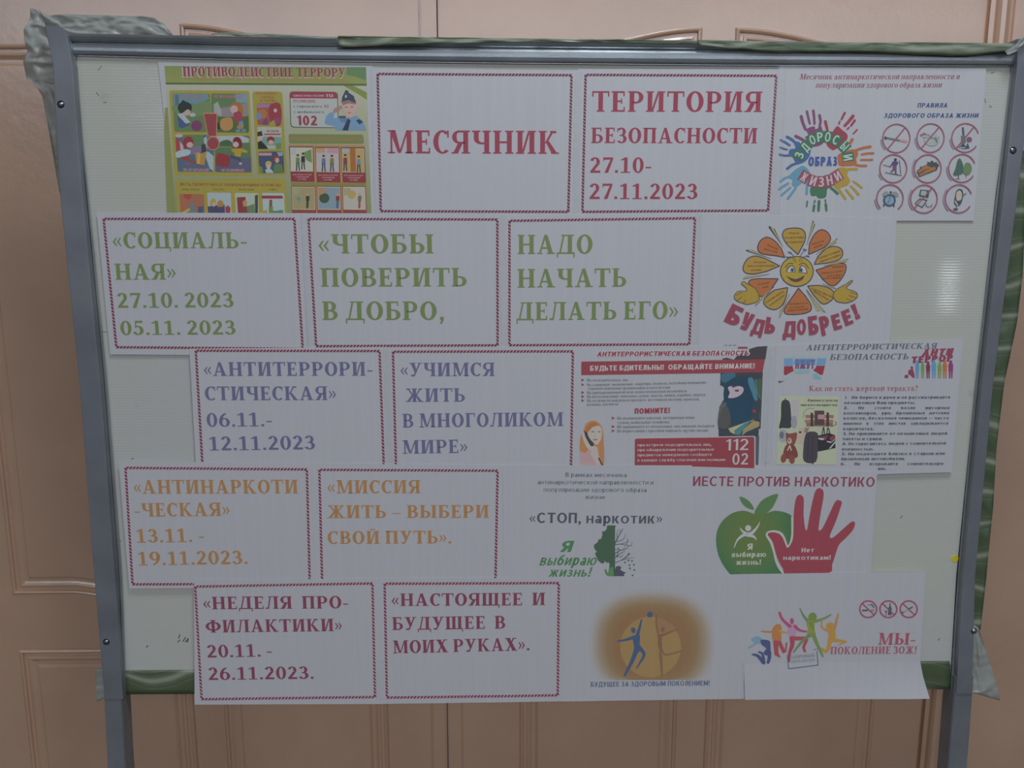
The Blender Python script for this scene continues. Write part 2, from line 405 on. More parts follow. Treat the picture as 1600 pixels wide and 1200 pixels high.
def smooth(pts, k=5, closed=True):
    """Catmull-Rom through the points"""
    n = len(pts); out = []
    rng = range(n) if closed else range(n - 1)
    for i in rng:
        if closed: p0, p1, p2, p3 = pts[i - 1], pts[i], pts[(i + 1) % n], pts[(i + 2) % n]
        else: p0, p1, p2, p3 = pts[max(0, i - 1)], pts[i], pts[i + 1], pts[min(n - 1, i + 2)]
        for j in range(k):
            t = j / k; t2, t3 = t * t, t * t * t
            out.append(tuple(0.5 * (2 * p1[c] + (p2[c] - p0[c]) * t + (2 * p0[c] - 5 * p1[c] + 4 * p2[c] - p3[c]) * t2 + (3 * p1[c] - p0[c] - 3 * p2[c] + p3[c]) * t3) for c in (0, 1)))
    if not closed: out.append(pts[-1])
    return out

class Sheet:
    def __init__(s, outline, row, k, label, white, group=None, cat='paper sheet', name='printed_sheet', curl=None, paper=None, zc=0):
        s.reset = None; s.zc = zc
        s.Y = -(0.0014 + 0.0014 * row + 0.0002 * k); s.white = white; s.ph = row * 2.1 + k * 1.3; s.n = 0; s.curl = curl
        s.fr = (0, 0, 1); s.V = []; s.Fc = []; s.C = []; s.name = None
        c = [at(x, y, s.Y) for x, y in outline]
        s.root = empty(name, label, cat, (sum(p.x for p in c) / len(c), s.Y, min(p.z for p in c)), group)
        s.part('paper'); s.lay = 0.0
        pc = alb(paper or white, white)
        P = [(p.x, p.z, pc) for p in c]
        s._fan(P)
        s.lay = 0.00012
    def px(s, x, y):
        f = s.fr; p = at(f[0] + x / f[2], f[1] + y / f[2], s.Y); return (p.x, p.z)
    def frame(s, x, y, k): s.fr = (x, y, k)
    def part(s, name, label=None):
        s.flush(); s.name = name; s.plabel = label
        if s.reset: s.lay = s.reset
    def flush(s):
        if s.name and s.Fc:
            me = bpy.data.meshes.new(s.name); me.from_pydata(s.V, [], s.Fc); me.update()
            ca = me.color_attributes.new('print_colour', 'FLOAT_COLOR', 'CORNER')
            flat = []
            for cols in s.C:
                for c in cols: flat += [c[0], c[1], c[2], 1.0]
            ca.data.foreach_set('color', flat)
            o = link(s.name, me, None, M_PRINT); reparent(o, s.root)
            if s.plabel: o['label'] = s.plabel
        s.V, s.Fc, s.C = [], [], []
    def next(s): s.lay += 0.000005
    def conv(s, P):
        """a convex polygon of (x, z, colour), cut along the ripple lines of the paper"""
        s.n += 1
        if s.curl:
            z0, z1 = min(p[1] for p in P), max(p[1] for p in P)
            if z0 < s.zc:
                e = s.zc; Q = P
                while True:
                    T = [(p[1], p[0], p[2]) for p in Q]
                    hi = [(p[1], p[0], p[2]) for p in clip_x(T, e, True)] if z1 > e else []
                    if len(hi) > 2: s._conv(hi)
                    Q = [(p[1], p[0], p[2]) for p in clip_x(T, e, False)]
                    if len(Q) < 3: return
                    e -= 0.004
                    if min(p[1] for p in Q) >= e: s._conv(Q); return
        s._conv(P)
    def _conv(s, P):
        x0 = min(p[0] for p in P); x1 = max(p[0] for p in P)
        k0, k1 = math.floor(x0 / CELL), math.floor(x1 / CELL)
        for k in range(k0, k1 + 1):
            Q = P
            if k > k0: Q = clip_x(Q, k * CELL, True)
            if k < k1 and len(Q) > 2: Q = clip_x(Q, (k + 1) * CELL, False)
            if len(Q) < 3: continue
            a, c = ripple_at(k, s.ph), ripple_at(k + 1, s.ph)
            b0 = len(s.V)
            ar = sum(Q[i][0] * Q[(i + 1) % len(Q)][1] - Q[(i + 1) % len(Q)][0] * Q[i][1] for i in range(len(Q)))
            if abs(ar) < 1e-12: continue
            if ar < 0: Q = Q[::-1]
            for x, z, _ in Q:
                t = (x - k * CELL) / CELL; d = a + (c - a) * t + (s.curl(x, z) if s.curl else 0.0)
                s.V.append((x, s.Y - s.lay - d - (s.n % 4) * 0.0000011, z))
            s.Fc.append(tuple(range(b0, b0 + len(Q)))); s.C.append([q[2] for q in Q])
    def _fan(s, P):
        tri = geometry.tessellate_polygon([[Vector((p[0], p[1], 0)) for p in P]])
        for t in tri: s.conv([P[i] for i in t])
    def col(s, rgb):
        if rgb is s.white or rgb == s.white: return alb(rgb, s.white)
        mn = min(rgb); m2 = min(mn, 138 + (mn - 138) * .25)
        return alb(tuple(m2 + 3 + (c - mn) * .64 for c in rgb), s.white)
    def poly(s, rgb, pts, sm=0, step=True):
        if step: s.next()
        c = s.col(rgb)
        if sm: pts = smooth(pts, sm)
        P = [s.px(x, y) + (c,) for x, y in pts]
        if len(P) <= 3: s.conv(P)
        else: s._fan(P)
    def rect(s, rgb, x0, y0, x1, y1): s.poly(rgb, [(x0, y0), (x1, y0), (x1, y1), (x0, y1)])
    def rrect(s, rgb, pts, r):
        """quadrilateral with rounded corners"""
        out = []
        for i in range(4):
            p0, p, p1 = Vector(pts[i - 1]), Vector(pts[i]), Vector(pts[(i + 1) % 4])
            a, c = p + (p0 - p).normalized() * r, p + (p1 - p).normalized() * r
            for j in range(5):
                t = j / 4; out.append(tuple(a.lerp(p, t).lerp(p.lerp(c, t), t)))
        s.poly(rgb, out)
    def grad(s, c0, c1, pts, n=10, horizontal=False):
        s.next(); a, b_, c, d = pts                     # tl tr br bl
        if horizontal: a, b_, c, d = b_, c, d, a; c0, c1 = c1, c0
        mixp = lambda p, q, t: (p[0] + (q[0] - p[0]) * t, p[1] + (q[1] - p[1]) * t)
        A0, A1 = s.col(c0), s.col(c1)
        for i in range(n):
            t0, t1 = i / n, (i + 1) / n
            k0 = tuple(x + (y - x) * t0 for x, y in zip(A0, A1)); k1 = tuple(x + (y - x) * t1 for x, y in zip(A0, A1))
            q = [mixp(a, d, t0), mixp(b_, c, t0), mixp(b_, c, t1), mixp(a, d, t1)]
            s.conv([s.px(*p) + (kk,) for p, kk in zip(q, (k0, k0, k1, k1))])
    def ell(s, rgb, cx, cy, rx, ry=None, rot=0, n=24, step=True):
        ry = rx if ry is None else ry; cr, sr = math.cos(math.radians(rot)), math.sin(math.radians(rot))
        s.poly(rgb, [(cx + rx * math.cos(a) * cr - ry * math.sin(a) * sr, cy + rx * math.cos(a) * sr + ry * math.sin(a) * cr) for a in [6.28318 * i / n for i in range(n)]], 0, step)
    def ring(s, rgb, cx, cy, rx, ry, t, a0=0, a1=360, rot=0, n=40):
        s.next(); c = s.col(rgb); cr, sr = math.cos(math.radians(rot)), math.sin(math.radians(rot))
        def P(a, o): 
            x, y = (rx + o) * math.cos(a), (ry + o) * math.sin(a); return s.px(cx + x * cr - y * sr, cy + x * sr + y * cr) + (c,)
        for i in range(n):
            u, v = math.radians(a0 + (a1 - a0) * i / n), math.radians(a0 + (a1 - a0) * (i + 1) / n)
            s.conv([P(u, t / 2), P(v, t / 2), P(v, -t / 2), P(u, -t / 2)])
    def line(s, rgb, pts, w, w1=None, sm=0, caps=True):
        s.next(); c = s.col(rgb)
        if sm: pts = smooth(pts, sm, False)
        n = len(pts) - 1; w1 = w if w1 is None else w1
        for i in range(n):
            (x0, y0), (x1, y1) = pts[i], pts[i + 1]; L = math.hypot(x1 - x0, y1 - y0) or 1e-6
            ux, uy = -(y1 - y0) / L, (x1 - x0) / L
            a, b_ = (w + (w1 - w) * i / n) / 2, (w + (w1 - w) * (i + 1) / n) / 2
            s.conv([s.px(x, y) + (c,) for x, y in ((x0 + ux * a, y0 + uy * a), (x1 + ux * b_, y1 + uy * b_), (x1 - ux * b_, y1 - uy * b_), (x0 - ux * a, y0 - uy * a))])
            if caps:
                for (x, y, r) in ((x0, y0, a),) + (((x1, y1, b_),) if i == n - 1 else ()):
                    if r > 0: s.conv([s.px(x + r * math.cos(t), y + r * math.sin(t)) + (c,) for t in [0.7854 * q for q in range(8)]])
    def text(s, txt, x0, y0, x1, y1, cap, rgb, font='serif', bold=0.0, slant=0.0, name='text_line', fit=True):
        """a line of lettering from pixel (x0, y0) to (x1, y1) along its base line, capitals `cap` pixels high"""
        if name: s.part(name)
        s.next(); c = s.col(rgb)
        A, B = Vector(s.px(x0, y0)), Vector(s.px(x1, y1)); M = Vector(s.px((x0 + x1) / 2, (y0 + y1) / 2)); T = Vector(s.px((x0 + x1) / 2, (y0 + y1) / 2 - cap))
        u = (B - A).normalized(); v = Vector((-u.y, u.x)); hgt = (T - M).length; L = (B - A).length
        polys, wid = (serif_text(txt) if font == 'serif' else sans_text(txt, bold))
        kx = L / wid
        for pl in polys:
            P = []
            for gx, gy in pl:
                q = A + u * (gx * kx + gy * hgt * slant) + v * (gy * hgt); P.append((q.x, q.y, c))
            s.conv(P)
    def border(s, tl, tr, br, bl, rgb=(112, 40, 66), rgb2=(146, 118, 134), pitch=5.2, w=3.8):
        s.part('border'); s.next(); c = s.col(rgb); c2 = s.col(rgb2)
        for p, q in ((tl, tr), (tr, br), (br, bl), (bl, tl)):
            L = math.hypot(q[0] - p[0], q[1] - p[1]); n = max(2, int(L / pitch)); ux, uy = (q[0] - p[0]) / L, (q[1] - p[1]) / L; nx, ny = -uy, ux
            st = L / n
            s.conv([s.px(p[0] + ux * e + nx * f, p[1] + uy * e + ny * f) + (c2,) for e, f in ((0, -w / 2), (L, -w / 2), (L, w / 2), (0, w / 2))])
        s.next()
        for p, q in ((tl, tr), (tr, br), (br, bl), (bl, tl)):
            L = math.hypot(q[0] - p[0], q[1] - p[1]); n = max(2, int(L / pitch)); ux, uy = (q[0] - p[0]) / L, (q[1] - p[1]) / L; nx, ny = -uy, ux
            st = L / n
            for i in range(n):
                a = i * st; h = st * 0.60; sl = st * 0.55
                s.conv([s.px(p[0] + ux * e + nx * f, p[1] + uy * e + ny * f) + (c,) for e, f in ((a + sl, -w / 2), (a + sl + h, -w / 2), (a + h, w / 2), (a, w / 2))])
    def done(s): s.flush()

# ------------------------------------------------------------------ lettering
_sc = {}
def sans_set(w):
    """plain sans letters with strokes of width w, capitals 1 high"""
    h = w * .84; R, D, r = R_, dq, rg
    def bw(x0, y0, y1, wd):                         # bowl closed to the right
        ry = (y1 - y0) / 2; rx = min(wd * .6, ry * 1.05); xm = x0 + wd - rx
        return [R(x0, y1 - h, xm, y1), R(x0, y0, xm, y0 + h)] + r(xm, (y0 + y1) / 2, rx, ry, w, h, -90, 90)
    O = r(.38, .5, .38, .515, w, h)
    g = {
     'А': ([D(0, .34 - w * .2, w * 1.1, 0, 1), D(.74 - w * 1.1, .40 - w * .9, w * 1.1, 0, 1), R(.16, .2, .58, .2 + h)], .74),
     'Б': ([R(0, 0, w, 1), R(0, 1 - h, .56, 1)] + bw(0, 0, .60, .62), .62), 'В': ([R(0, 0, w, 1)] + bw(0, 0, .56, .64) + bw(0, .46, 1, .60), .64),
     'Г': ([R(0, 0, w, 1), R(0, 1 - h, .54, 1)], .54), 'Д': ([R(.60 - w * .3, 0, .60 + w * .7, 1), R(.2, 1 - h, .60, 1), D(.06, .18, w * .95, h * .6, 1), R(0, 0, .76, h), R(0, -.17, w * .8, h), R(.76 - w * .8, -.17, .76, h)], .76),
     'Е': ([R(0, 0, w, 1), R(0, 0, .55, h), R(0, .5 - h * .45, .50, .5 + h * .55), R(0, 1 - h, .54, 1)], .55),
     'Ж': ([R(.50 - w / 2, 0, .50 + w / 2, 1), D(1.0 - w * 1.1, .52, w * 1.1, 0, .55), D(.54, .96 - w, w, .45, 1), D(0, .48 - w * 1.1, w * 1.1, 0, .55), D(.46 - w, .04, w, .45, 1)], 1.0),
     'З': (r(.25, .735, .26, .275, w, h, -90, 155) + r(.26, .28, .30, .29, w, h, -155, 90) + [R(.14, .5 - h * .45, .3, .5 + h * .55)], .57),
     'И': ([R(0, 0, w, 1), R(.66 - w, 0, .66, 1), D(w * .2, .66 - w * 1.2, w, .04, .96)], .66), 'К': ([R(0, 0, w, 1), D(.64 - w * 1.15, .18, w * 1.15, 0, .58), D(w * .9, .60 - w * 1.05, w * 1.1, .38, 1)], .64),
     'Л': ([R(.64 - w, 0, .64, 1), R(.2, 1 - h, .64, 1), D(.10, .18, w * .95, .05, 1), R(0, 0, .18, h)], .64), 'М': ([R(0, 0, w, 1), R(.82 - w, 0, .82, 1), D(.41 - w * .55, w * .1, w * 1.1, .1, 1), D(.41 - w * .55, .82 - w * 1.2, w * 1.1, .1, 1)], .82),
     'Н': ([R(0, 0, w, 1), R(.65 - w, 0, .65, 1), R(0, .5 - h / 2, .65, .5 + h / 2)], .65), 'О': (O, .76), 'П': ([R(0, 0, w, 1), R(.64 - w, 0, .64, 1), R(0, 1 - h, .64, 1)], .64),
     'Р': ([R(0, 0, w, 1)] + bw(0, .38, 1, .62), .62), 'С': (r(.38, .5, .38, .515, w, h, 45, 315), .68), 'Т': ([R(.31 - w / 2, 0, .31 + w / 2, 1), R(0, 1 - h, .62, 1)], .62),
     'У': ([D(.22, .64 - w, w, .05, 1), D(.34 - w, 0, w, .30, 1), R(.06, 0, .26 + w * .6, h)], .64), 'Ф': ([R(.43 - w / 2, -.03, .43 + w / 2, 1.03)] + r(.43, .5, .43, .37, w, h), .86),
     'Х': ([D(0, .68 - w * 1.15, w * 1.15, 0, 1), D(.68 - w * 1.15, 0, w * 1.15, 0, 1)], .68), 'Ц': ([R(0, 0, w, 1), R(.62 - w, 0, .62, 1), R(0, 0, .72, h), R(.72 - w * .8, -.17, .72, h)], .72),
     'Ч': ([R(.60 - w, 0, .60, 1), R(0, .62, w, 1), R(.26, .38, .60, .38 + h)] + r(.30, .64, .30, .26, w, h, 180, 272), .60), 'Ш': ([R(0, 0, w, 1), R(.44 - w / 2, 0, .44 + w / 2, 1), R(.88 - w, 0, .88, 1), R(0, 0, .88, h)], .88),
     'Щ': ([R(0, 0, w, 1), R(.44 - w / 2, 0, .44 + w / 2, 1), R(.88 - w, 0, .88, 1), R(0, 0, .98, h), R(.98 - w * .8, -.17, .98, h)], .98),
     'Ь': ([R(0, 0, w, 1)] + bw(0, 0, .60, .60), .60), 'Ы': ([R(0, 0, w, 1), R(.86 - w, 0, .86, 1)] + bw(0, 0, .60, .58), .86), 'Ъ': ([R(.14, 0, .14 + w, 1), R(0, 1 - h, .2, 1)] + bw(.14, 0, .60, .60), .74),
     'Э': (r(.28, .5, .38, .515, w, h, -135, 135) + [R(.2, .5 - h / 2, .6, .5 + h / 2)], .66), 'Ю': ([R(0, 0, w, 1), R(0, .5 - h / 2, .36, .5 + h / 2)] + r(.62, .5, .35, .515, w, h), .97),
     'Я': ([R(.60 - w, 0, .60, 1), R(.28, 1 - h, .60, 1), R(.28, .40, .60, .40 + h), D(0, .20, w * 1.15, 0, .46)] + r(.29, .70, .29, .30, w, h, 90, 270), .60),
     '0': (r(.29, .5, .29, .515, w, h), .58), '1': ([R(.20, 0, .20 + w, 1), [(0, .74), (.05, .86), (.20 + w * .5, 1), (.20 + w * .5, .84)]], .20 + w), '2': (r(.27, .72, .27, .29, w, h, -35, 168) + [[(0, h * .8), (w * 1.3, h * .8), (.53, .60), (.53 - w * 1.1, .60)], R(0, 0, .56, h)], .56),
     '3': (r(.25, .735, .26, .275, w, h, -90, 155) + r(.26, .28, .30, .29, w, h, -155, 90), .57), '4': ([R(.36, 0, .36 + w, 1), R(0, .2, .62, .2 + h), D(0, .32, w, .25, 1)], .62), '5': ([R(.06, 1 - h, .5, 1), R(.06, .5, .06 + w * .8, 1)] + r(.25, .32, .3, .33, w, h, -155, 125), .56),
     '6': (r(.29, .31, .29, .32, w, h) + r(.46, .36, .46, .64, w, h, 98, 180), .58), '.': ([R(0, 0, w, w)], w), ',': ([R(0, 0, w, w), [(w * .3, 0), (w, 0), (w * .5, -.18), (0, -.18)]], w), ':': ([R(0, 0, w, w), R(0, .5, w, .5 + w)], w),
     '-': ([R(0, .36, .3, .36 + h)], .3), '—': ([R(0, .36, .8, .36 + h * .7)], .8), '!': ([R(0, 0, w, w), D(w * .15, 0, w * .7, .3, 1, w)], w), '«': (chev(0, -1) + chev(.22, -1), .46), '»': (chev(0, 1) + chev(.22, 1), .46),
     '(': (r(.3, .42, .3, .62, w, w * .4, 110, 250), .24), ')': (r(-.06, .42, .3, .62, w, w * .4, -70, 70), .24),
    }
    g['Й'] = (g['И'][0] + r(.33, 1.22, .17, .14, w * .6, w * .6, 195, 345), .66)
    k = .74
    for u in 'ВГДЖЗИЙКЛМНОПСТФХЦЧШЩЬЫЪЭЮЯ':
        P, wd = g[u]; g[u.lower()] = ([[(x * .84, y * k) for x, y in p] for p in P], wd * .84)
    g['а'] = ([R(.50 - w, 0, .50, .50)] + r(.27, .46, .23, .30, w, h, 15, 150) + r(.21, .215, .21, .225, w * .9, h * .9), .50)
    g['е'] = (r(.28, .37, .28, .385, w, h, 0, 318) + [R(w * .5, .34 - h * .2, .56 - w * .2, .34 + h * .6)], .56); g['ё'] = g['е']
    g['р'] = ([R(0, -.27, w, .74)] + r(.29, .37, .27, .385, w, h), .56); g['б'] = (r(.29, .33, .29, .345, w, h) + r(.5, .46, .49, .58, w, h, 96, 180), .58)
    g['у'] = ([D(.08, .56 - w, w, -.27, .74), D(.30 - w, 0, w, .05, .74)], .56)
    return g
def sans_text(txt, bold):
    w = round(.135 + bold * 1.65, 3)
    if w not in _sc: _sc[w] = sans_set(w)
    x = 0.0; out = []
    for ch in txt:
        if ch == ' ': x += .30; continue
        P, wd = _sc[w][ch]; out += [[(a + x, c) for a, c in p] for p in P]; x += wd + .13
    return out, x - .13
S_, H_, SH, SO = 0.205, 0.082, 0.062, 0.072
def R_(a, b_, c, d): return [(a, b_), (c, b_), (c, d), (a, d)]
def rg(cx, cy, rx, ry, tx, ty, a0=0, a1=360, n=None):
    n = n or max(4, int(abs(a1 - a0) / 20)); out = []
    for i in range(n):
        u, v = math.radians(a0 + (a1 - a0) * i / n), math.radians(a0 + (a1 - a0) * (i + 1) / n)
        out.append([(cx + rx * math.cos(u), cy + ry * math.sin(u)), (cx + rx * math.cos(v), cy + ry * math.sin(v)),
                    (cx + (rx - tx) * math.cos(v), cy + (ry - ty) * math.sin(v)), (cx + (rx - tx) * math.cos(u), cy + (ry - ty) * math.sin(u))])
    return out
def stem(x, w=S_, top=True, bot=True, y0=0, y1=1):
    o = [R_(x, y0, x + w, y1)]
    if bot: o.append(R_(x - SO, y0, x + w + SO, y0 + SH))
    if top: o.append(R_(x - SO, y1 - SH, x + w + SO, y1))
    return o
def bowl(x0, y0, y1, w, tx=S_):
    ry = (y1 - y0) / 2; rx = min(w * .62, .32); xm = x0 + w - rx
    return [R_(x0, y1 - H_, xm, y1), R_(x0, y0, xm, y0 + H_)] + rg(xm, (y0 + y1) / 2, rx, ry, tx * .96, H_, -90, 90)
def dq(xb, xt, w, y0=0, y1=1, wt=None): wt = w if wt is None else wt; return [(xb, y0), (xb + w, y0), (xt + wt, y1), (xt, y1)]
def chev(x, d):
    if d < 0: return [[(x, .4), (x + .19, .68), (x + .24, .64), (x + .11, .4)], [(x, .4), (x + .11, .4), (x + .24, .16), (x + .19, .12)]]
    return [[(x + .24, .4), (x + .05, .68), (x, .64), (x + .13, .4)], [(x + .24, .4), (x + .13, .4), (x, .16), (x + .05, .12)]]
G = {
 'А': ([dq(.08, .36, .085, 0, 1, .10), dq(.56, .34, .235, 0, 1, .16), R_(.22, .27, .62, .27 + H_), R_(0, 0, .27, SH), R_(.48, 0, .88, SH)], .88),
 'Б': (stem(.08) + [R_(.08, .918, .62, 1), R_(.56, .77, .62, 1)] + bowl(.2, 0, .57, .52), .74),
 'В': (stem(.08) + bowl(.2, .47, 1, .46) + bowl(.2, 0, .545, .52), .74),
 'Г': (stem(.08) + [R_(.08, .918, .64, 1), R_(.575, .74, .64, 1)], .66),
 'Д': ([R_(.22, .935, .84, 1), R_(.54, 0, .54 + S_, 1), dq(.12, .29, .085, .06, .96), R_(0, 0, .88, .085), R_(0, -.19, .065, .06), R_(.815, -.19, .88, .06)], .88),
 'Е': (stem(.08) + [R_(.08, .918, .60, 1), R_(.54, .76, .60, 1), R_(.2, .47, .48, .47 + H_), R_(.44, .38, .49, .64), R_(.08, 0, .62, H_), R_(.56, 0, .62, .24)], .66),
 'Ж': (stem(.47) + [dq(.86, .60, .22, 0, .52, .12), dq(.62, .88, .10, .48, .95), R_(.82, 0, 1.14, SH), R_(.84, .90, 1.06, 1),
       dq(.06, .42, .22, 0, .52, .12), dq(.42, .16, .10, .48, .95), R_(0, 0, .32, SH), R_(.08, .90, .30, 1)], 1.14),
 'З': (rg(.27, .735, .27, .275, .195, H_, -90, 150) + rg(.28, .275, .32, .285, .205, H_, -150, 90) + [R_(.16, .47, .3, .54), R_(.02, .72, .08, .97)], .61),
 'И': (stem(.08) + stem(.58) + [dq(.26, .50, .09, .08, .92)], .87),
 'К': (stem(.08) + [dq(.58, .30, .24, 0, .54, .16), dq(.27, .52, .10, .46, .93), R_(.54, 0, .88, SH), R_(.50, .90, .76, 1)], .87),
 'Л': ([dq(.13, .28, .085, 0, 1), R_(0, 0, .2, .10), R_(.20, .935, .86, 1), R_(.56, 0, .56 + S_, 1), R_(.49, 0, .84, SH)], .85),
 'М': ([R_(.12, 0, .20, 1), R_(.80, 0, 1.0, 1), dq(.43, .10, .12, .02, 1, .24), dq(.47, .80, .08, .02, 1), R_(0, 0, .32, SH), R_(.73, 0, 1.08, SH), R_(.02, 1 - SH, .3, 1), R_(.82, 1 - SH, 1.08, 1)], 1.08),
 'Н': (stem(.08) + stem(.59) + [R_(.2, .46, .65, .46 + H_)], .88),
 'О': (rg(.40, .5, .39, .515, .215, H_), .80),
 'П': (stem(.08) + stem(.57) + [R_(.08, .915, .77, 1)], .86),
 'Р': (stem(.08) + bowl(.2, .41, 1, .50), .73),
 'С': (rg(.40, .5, .39, .515, .215, H_, 48, 312) + [R_(.60, .70, .665, 1.0)], .69),
 'Т': (stem(.28, top=False) + [R_(0, .918, .765, 1), R_(0, .74, .062, 1), R_(.703, .74, .765, 1)], .77),
 'У': ([dq(.33, .08, .16, .30, 1, .24), dq(.24, .62, .10, .02, 1), R_(0, 1 - SH, .40, 1), R_(.52, 1 - SH, .80, 1), R_(.10, -.01, .32, .12)], .80),
 'Ф': (stem(.42) + rg(.525, .5, .51, .36, .215, H_), 1.05),
 'Х': ([dq(.52, .07, .26, 0, 1), dq(.09, .56, .10, 0, 1), R_(0, 0, .30, SH), R_(.46, 0, .84, SH), R_(0, 1 - SH, .38, 1), R_(.52, 1 - SH, .80, 1)], .84),
 'Ц': (stem(.08) + stem(.57) + [R_(.08, 0, .88, H_), R_(.81, -.19, .875, .06)], .89),
 'Ч': (stem(.52) + stem(.08, bot=False, y0=.62) + rg(.40, .64, .32, .235, .205, .09, 180, 275) + [R_(.40, .405, .56, .49)], .80),
 'Ш': (stem(.08) + stem(.47) + stem(.86) + [R_(.08, 0, 1.06, H_)], 1.15),
 'Щ': (stem(.08) + stem(.47) + stem(.86) + [R_(.08, 0, 1.18, H_), R_(1.11, -.19, 1.175, .06)], 1.19),
 'Ъ': (stem(.20) + [R_(0, .93, .3, 1)] + bowl(.34, 0, .56, .5), .85),
 'Ь': (stem(.08) + bowl(.2, 0, .56, .50), .72),
 'Ы': (stem(.08) + bowl(.2, 0, .56, .48) + stem(.80), 1.09),
 'Э': (rg(.28, .5, .39, .515, .215, H_, -132, 132) + [R_(.2, .46, .5, .54)], .69),
 'Ю': (stem(.08) + rg(.80, .5, .38, .515, .205, H_) + [R_(.2, .46, .46, .54)], 1.19),
 'Я': ([R_(.50, 0, .50 + S_, 1), R_(.43, 0, .78, SH), R_(.43, 1 - SH, .78, 1), R_(.3, 1 - H_, .56, 1), R_(.3, .43, .56, .43 + H_), dq(.06, .28, .21, 0, .47, .2), R_(0, 0, .28, SH)] + rg(.31, .715, .28, .285, .19, H_, 90, 270), .78),
 '0': (rg(.32, .5, .315, .515, .195, .08), .64), '1': ([R_(.22, 0, .41, 1), R_(.04, 0, .58, .068), [(.04, .80), (.22, .84), (.30, 1), (.04, .87)]], .62),
 '2': (rg(.29, .72, .28, .295, .195, .085, -25, 165) + [[(.03, .10), (.25, .14), (.56, .60), (.36, .60)], R_(.03, 0, .60, .15)], .63),
 '3': (rg(.27, .735, .27, .275, .195, H_, -90, 160) + rg(.28, .275, .32, .285, .205, H_, -160, 90) + [R_(.16, .47, .3, .54)], .62),
 '4': ([R_(.34, 0, .53, 1), R_(0, .24, .62, .33), dq(.02, .34, .09, .28, 1)], .63),
 '5': ([R_(.12, .86, .55, 1), R_(.12, .5, .19, 1)] + rg(.26, .325, .32, .335, .205, .085, -160, 125), .61),
 '6': (rg(.33, .315, .32, .33, .195, .08) + rg(.50, .36, .49, .65, .19, .10, 98, 180), .66),
 '7': ([R_(.04, .86, .60, 1), [(.12, 0), (.33, 0), (.60, .88), (.46, .88)], R_(.04, .76, .09, 1)], .61),
 '9': (rg(.32, .685, .32, .33, .195, .08) + rg(.15, .64, .49, .65, .19, .10, -82, 0), .66),
 '«': (chev(0, -1) + chev(.22, -1), .48), '»': (chev(0, 1) + chev(.22, 1), .48),
 '.': ([R_(.03, 0, .20, .17)], .24), ',': ([R_(.06, 0, .23, .17), [(.12, 0), (.23, 0), (.14, -.2), (.04, -.2)]], .28),
 '-': ([R_(.02, .30, .34, .39)], .37), '–': ([R_(.02, .32, .56, .39)], .6), '!': ([R_(.06, 0, .23, .17), dq(.11, .05, .08, .26, 1, .20)], .3),
 '?': (rg(.25, .74, .25, .27, .18, .08, -60, 170) + [R_(.2, .3, .28, .52), R_(.15, 0, .32, .17)], .52),
}
G['Й'] = (G['И'][0] + rg(.435, 1.22, .17, .16, .07, .07, 195, 345), .87)
def lowc(ch):
    U = {'б': None}.get(ch); k = .70
    if ch == 'а': return [rg(.26, .36, .2, .36, .15, .07, 20, 160)[0:]][0] + [R_(.34, .04, .50, .5), R_(.30, 0, .60, .06)] + rg(.22, .2, .22, .22, .15, .06, 60, 300), .60
    if ch == 'е': return rg(.28, .35, .28, .37, .17, .07, 0, 320) + [R_(.12, .33, .55, .40)], .56
    if ch == 'р': return [R_(.08, -.3, .25, .7), R_(0, -.3, .34, -.25), R_(0, .65, .2, .7)] + rg(.33, .35, .26, .37, .17, .07, -110, 110), .6
    if ch == 'у': return [[(.26, .05), (.36, .05), (.20, .7), (.02, .7)], [(.12, -.28), (.22, -.28), (.60, .7), (.50, .7)], R_(.02, -.3, .2, -.2)], .62
    if ch == 'б': return rg(.3, .33, .29, .36, .17, .07) + rg(.5, .45, .48, .55, .13, .12, 100, 180), .62
    if ch == 'ф': return [R_(.34, -.3, .5, 1)] + rg(.42, .35, .41, .37, .16, .07), .86
    U = G.get(ch.upper())
    if not U: return None
    return [[(x * .76, y * k) for x, y in p] for p in U[0]], U[1] * .76
def serif_text(txt):
    x = 0.0; out = []
    for ch in txt:
        if ch == ' ': x += .27; continue
        g = G.get(ch) or lowc(ch)
        if not g: x += .4; continue
        out += [[(px + x, py) for px, py in p] for p in g[0]]; x += g[1] + .085
    return out, x - .085
# ------------------------------------------------------------------ the announcement sheets
RED, GRN, VIO, ORG, MAR = (164, 60, 84), (104, 130, 72), (82, 84, 132), (166, 118, 66), (122, 52, 78)
W1, W2, W3, W4, W5 = (150, 154, 163), (143, 148, 157), (139, 144, 152), (135, 140, 148), (131, 137, 144)
GRP = 'announcement sheets'
def announce(outline, row, k, label, white, bord, lines, col):
    s = Sheet(outline, row, k, label, white)
    if bord: s.border(*bord)
    for txt, x0, y0, x1, y1, cap in lines: s.text(txt, x0, y0, x1, y1, cap, col)
    s.done(); return s
announce([(581, 106), (903, 110), (898, 345), (585, 345)], 0, 1, 'bordered sheet with the one red word МЕСЯЧНИК', W1,
         [(590, 115.5), (893, 117.5), (888, 331), (595, 330)], [('МЕСЯЧНИК', 606, 239.5, 873, 240.5, 36)], RED)
announce([(903, 108), (1217, 108), (1208, 345), (898, 345)], 0, 2, 'bordered sheet in red letters reading ТЕРИТОРИЯ БЕЗОПАСНОСТИ with two dates', W1,
         [(915, 117), (1213, 118.5), (1200, 329), (910, 331)],
         [('ТЕРИТОРИЯ', 925, 174.5, 1190, 175, 32), ('БЕЗОПАСНОСТИ', 923.5, 223.5, 1183, 224, 24), ('27.10-', 921.5, 270, 1018, 270, 24), ('27.11.2023', 920.5, 311, 1090, 311, 24)], RED)
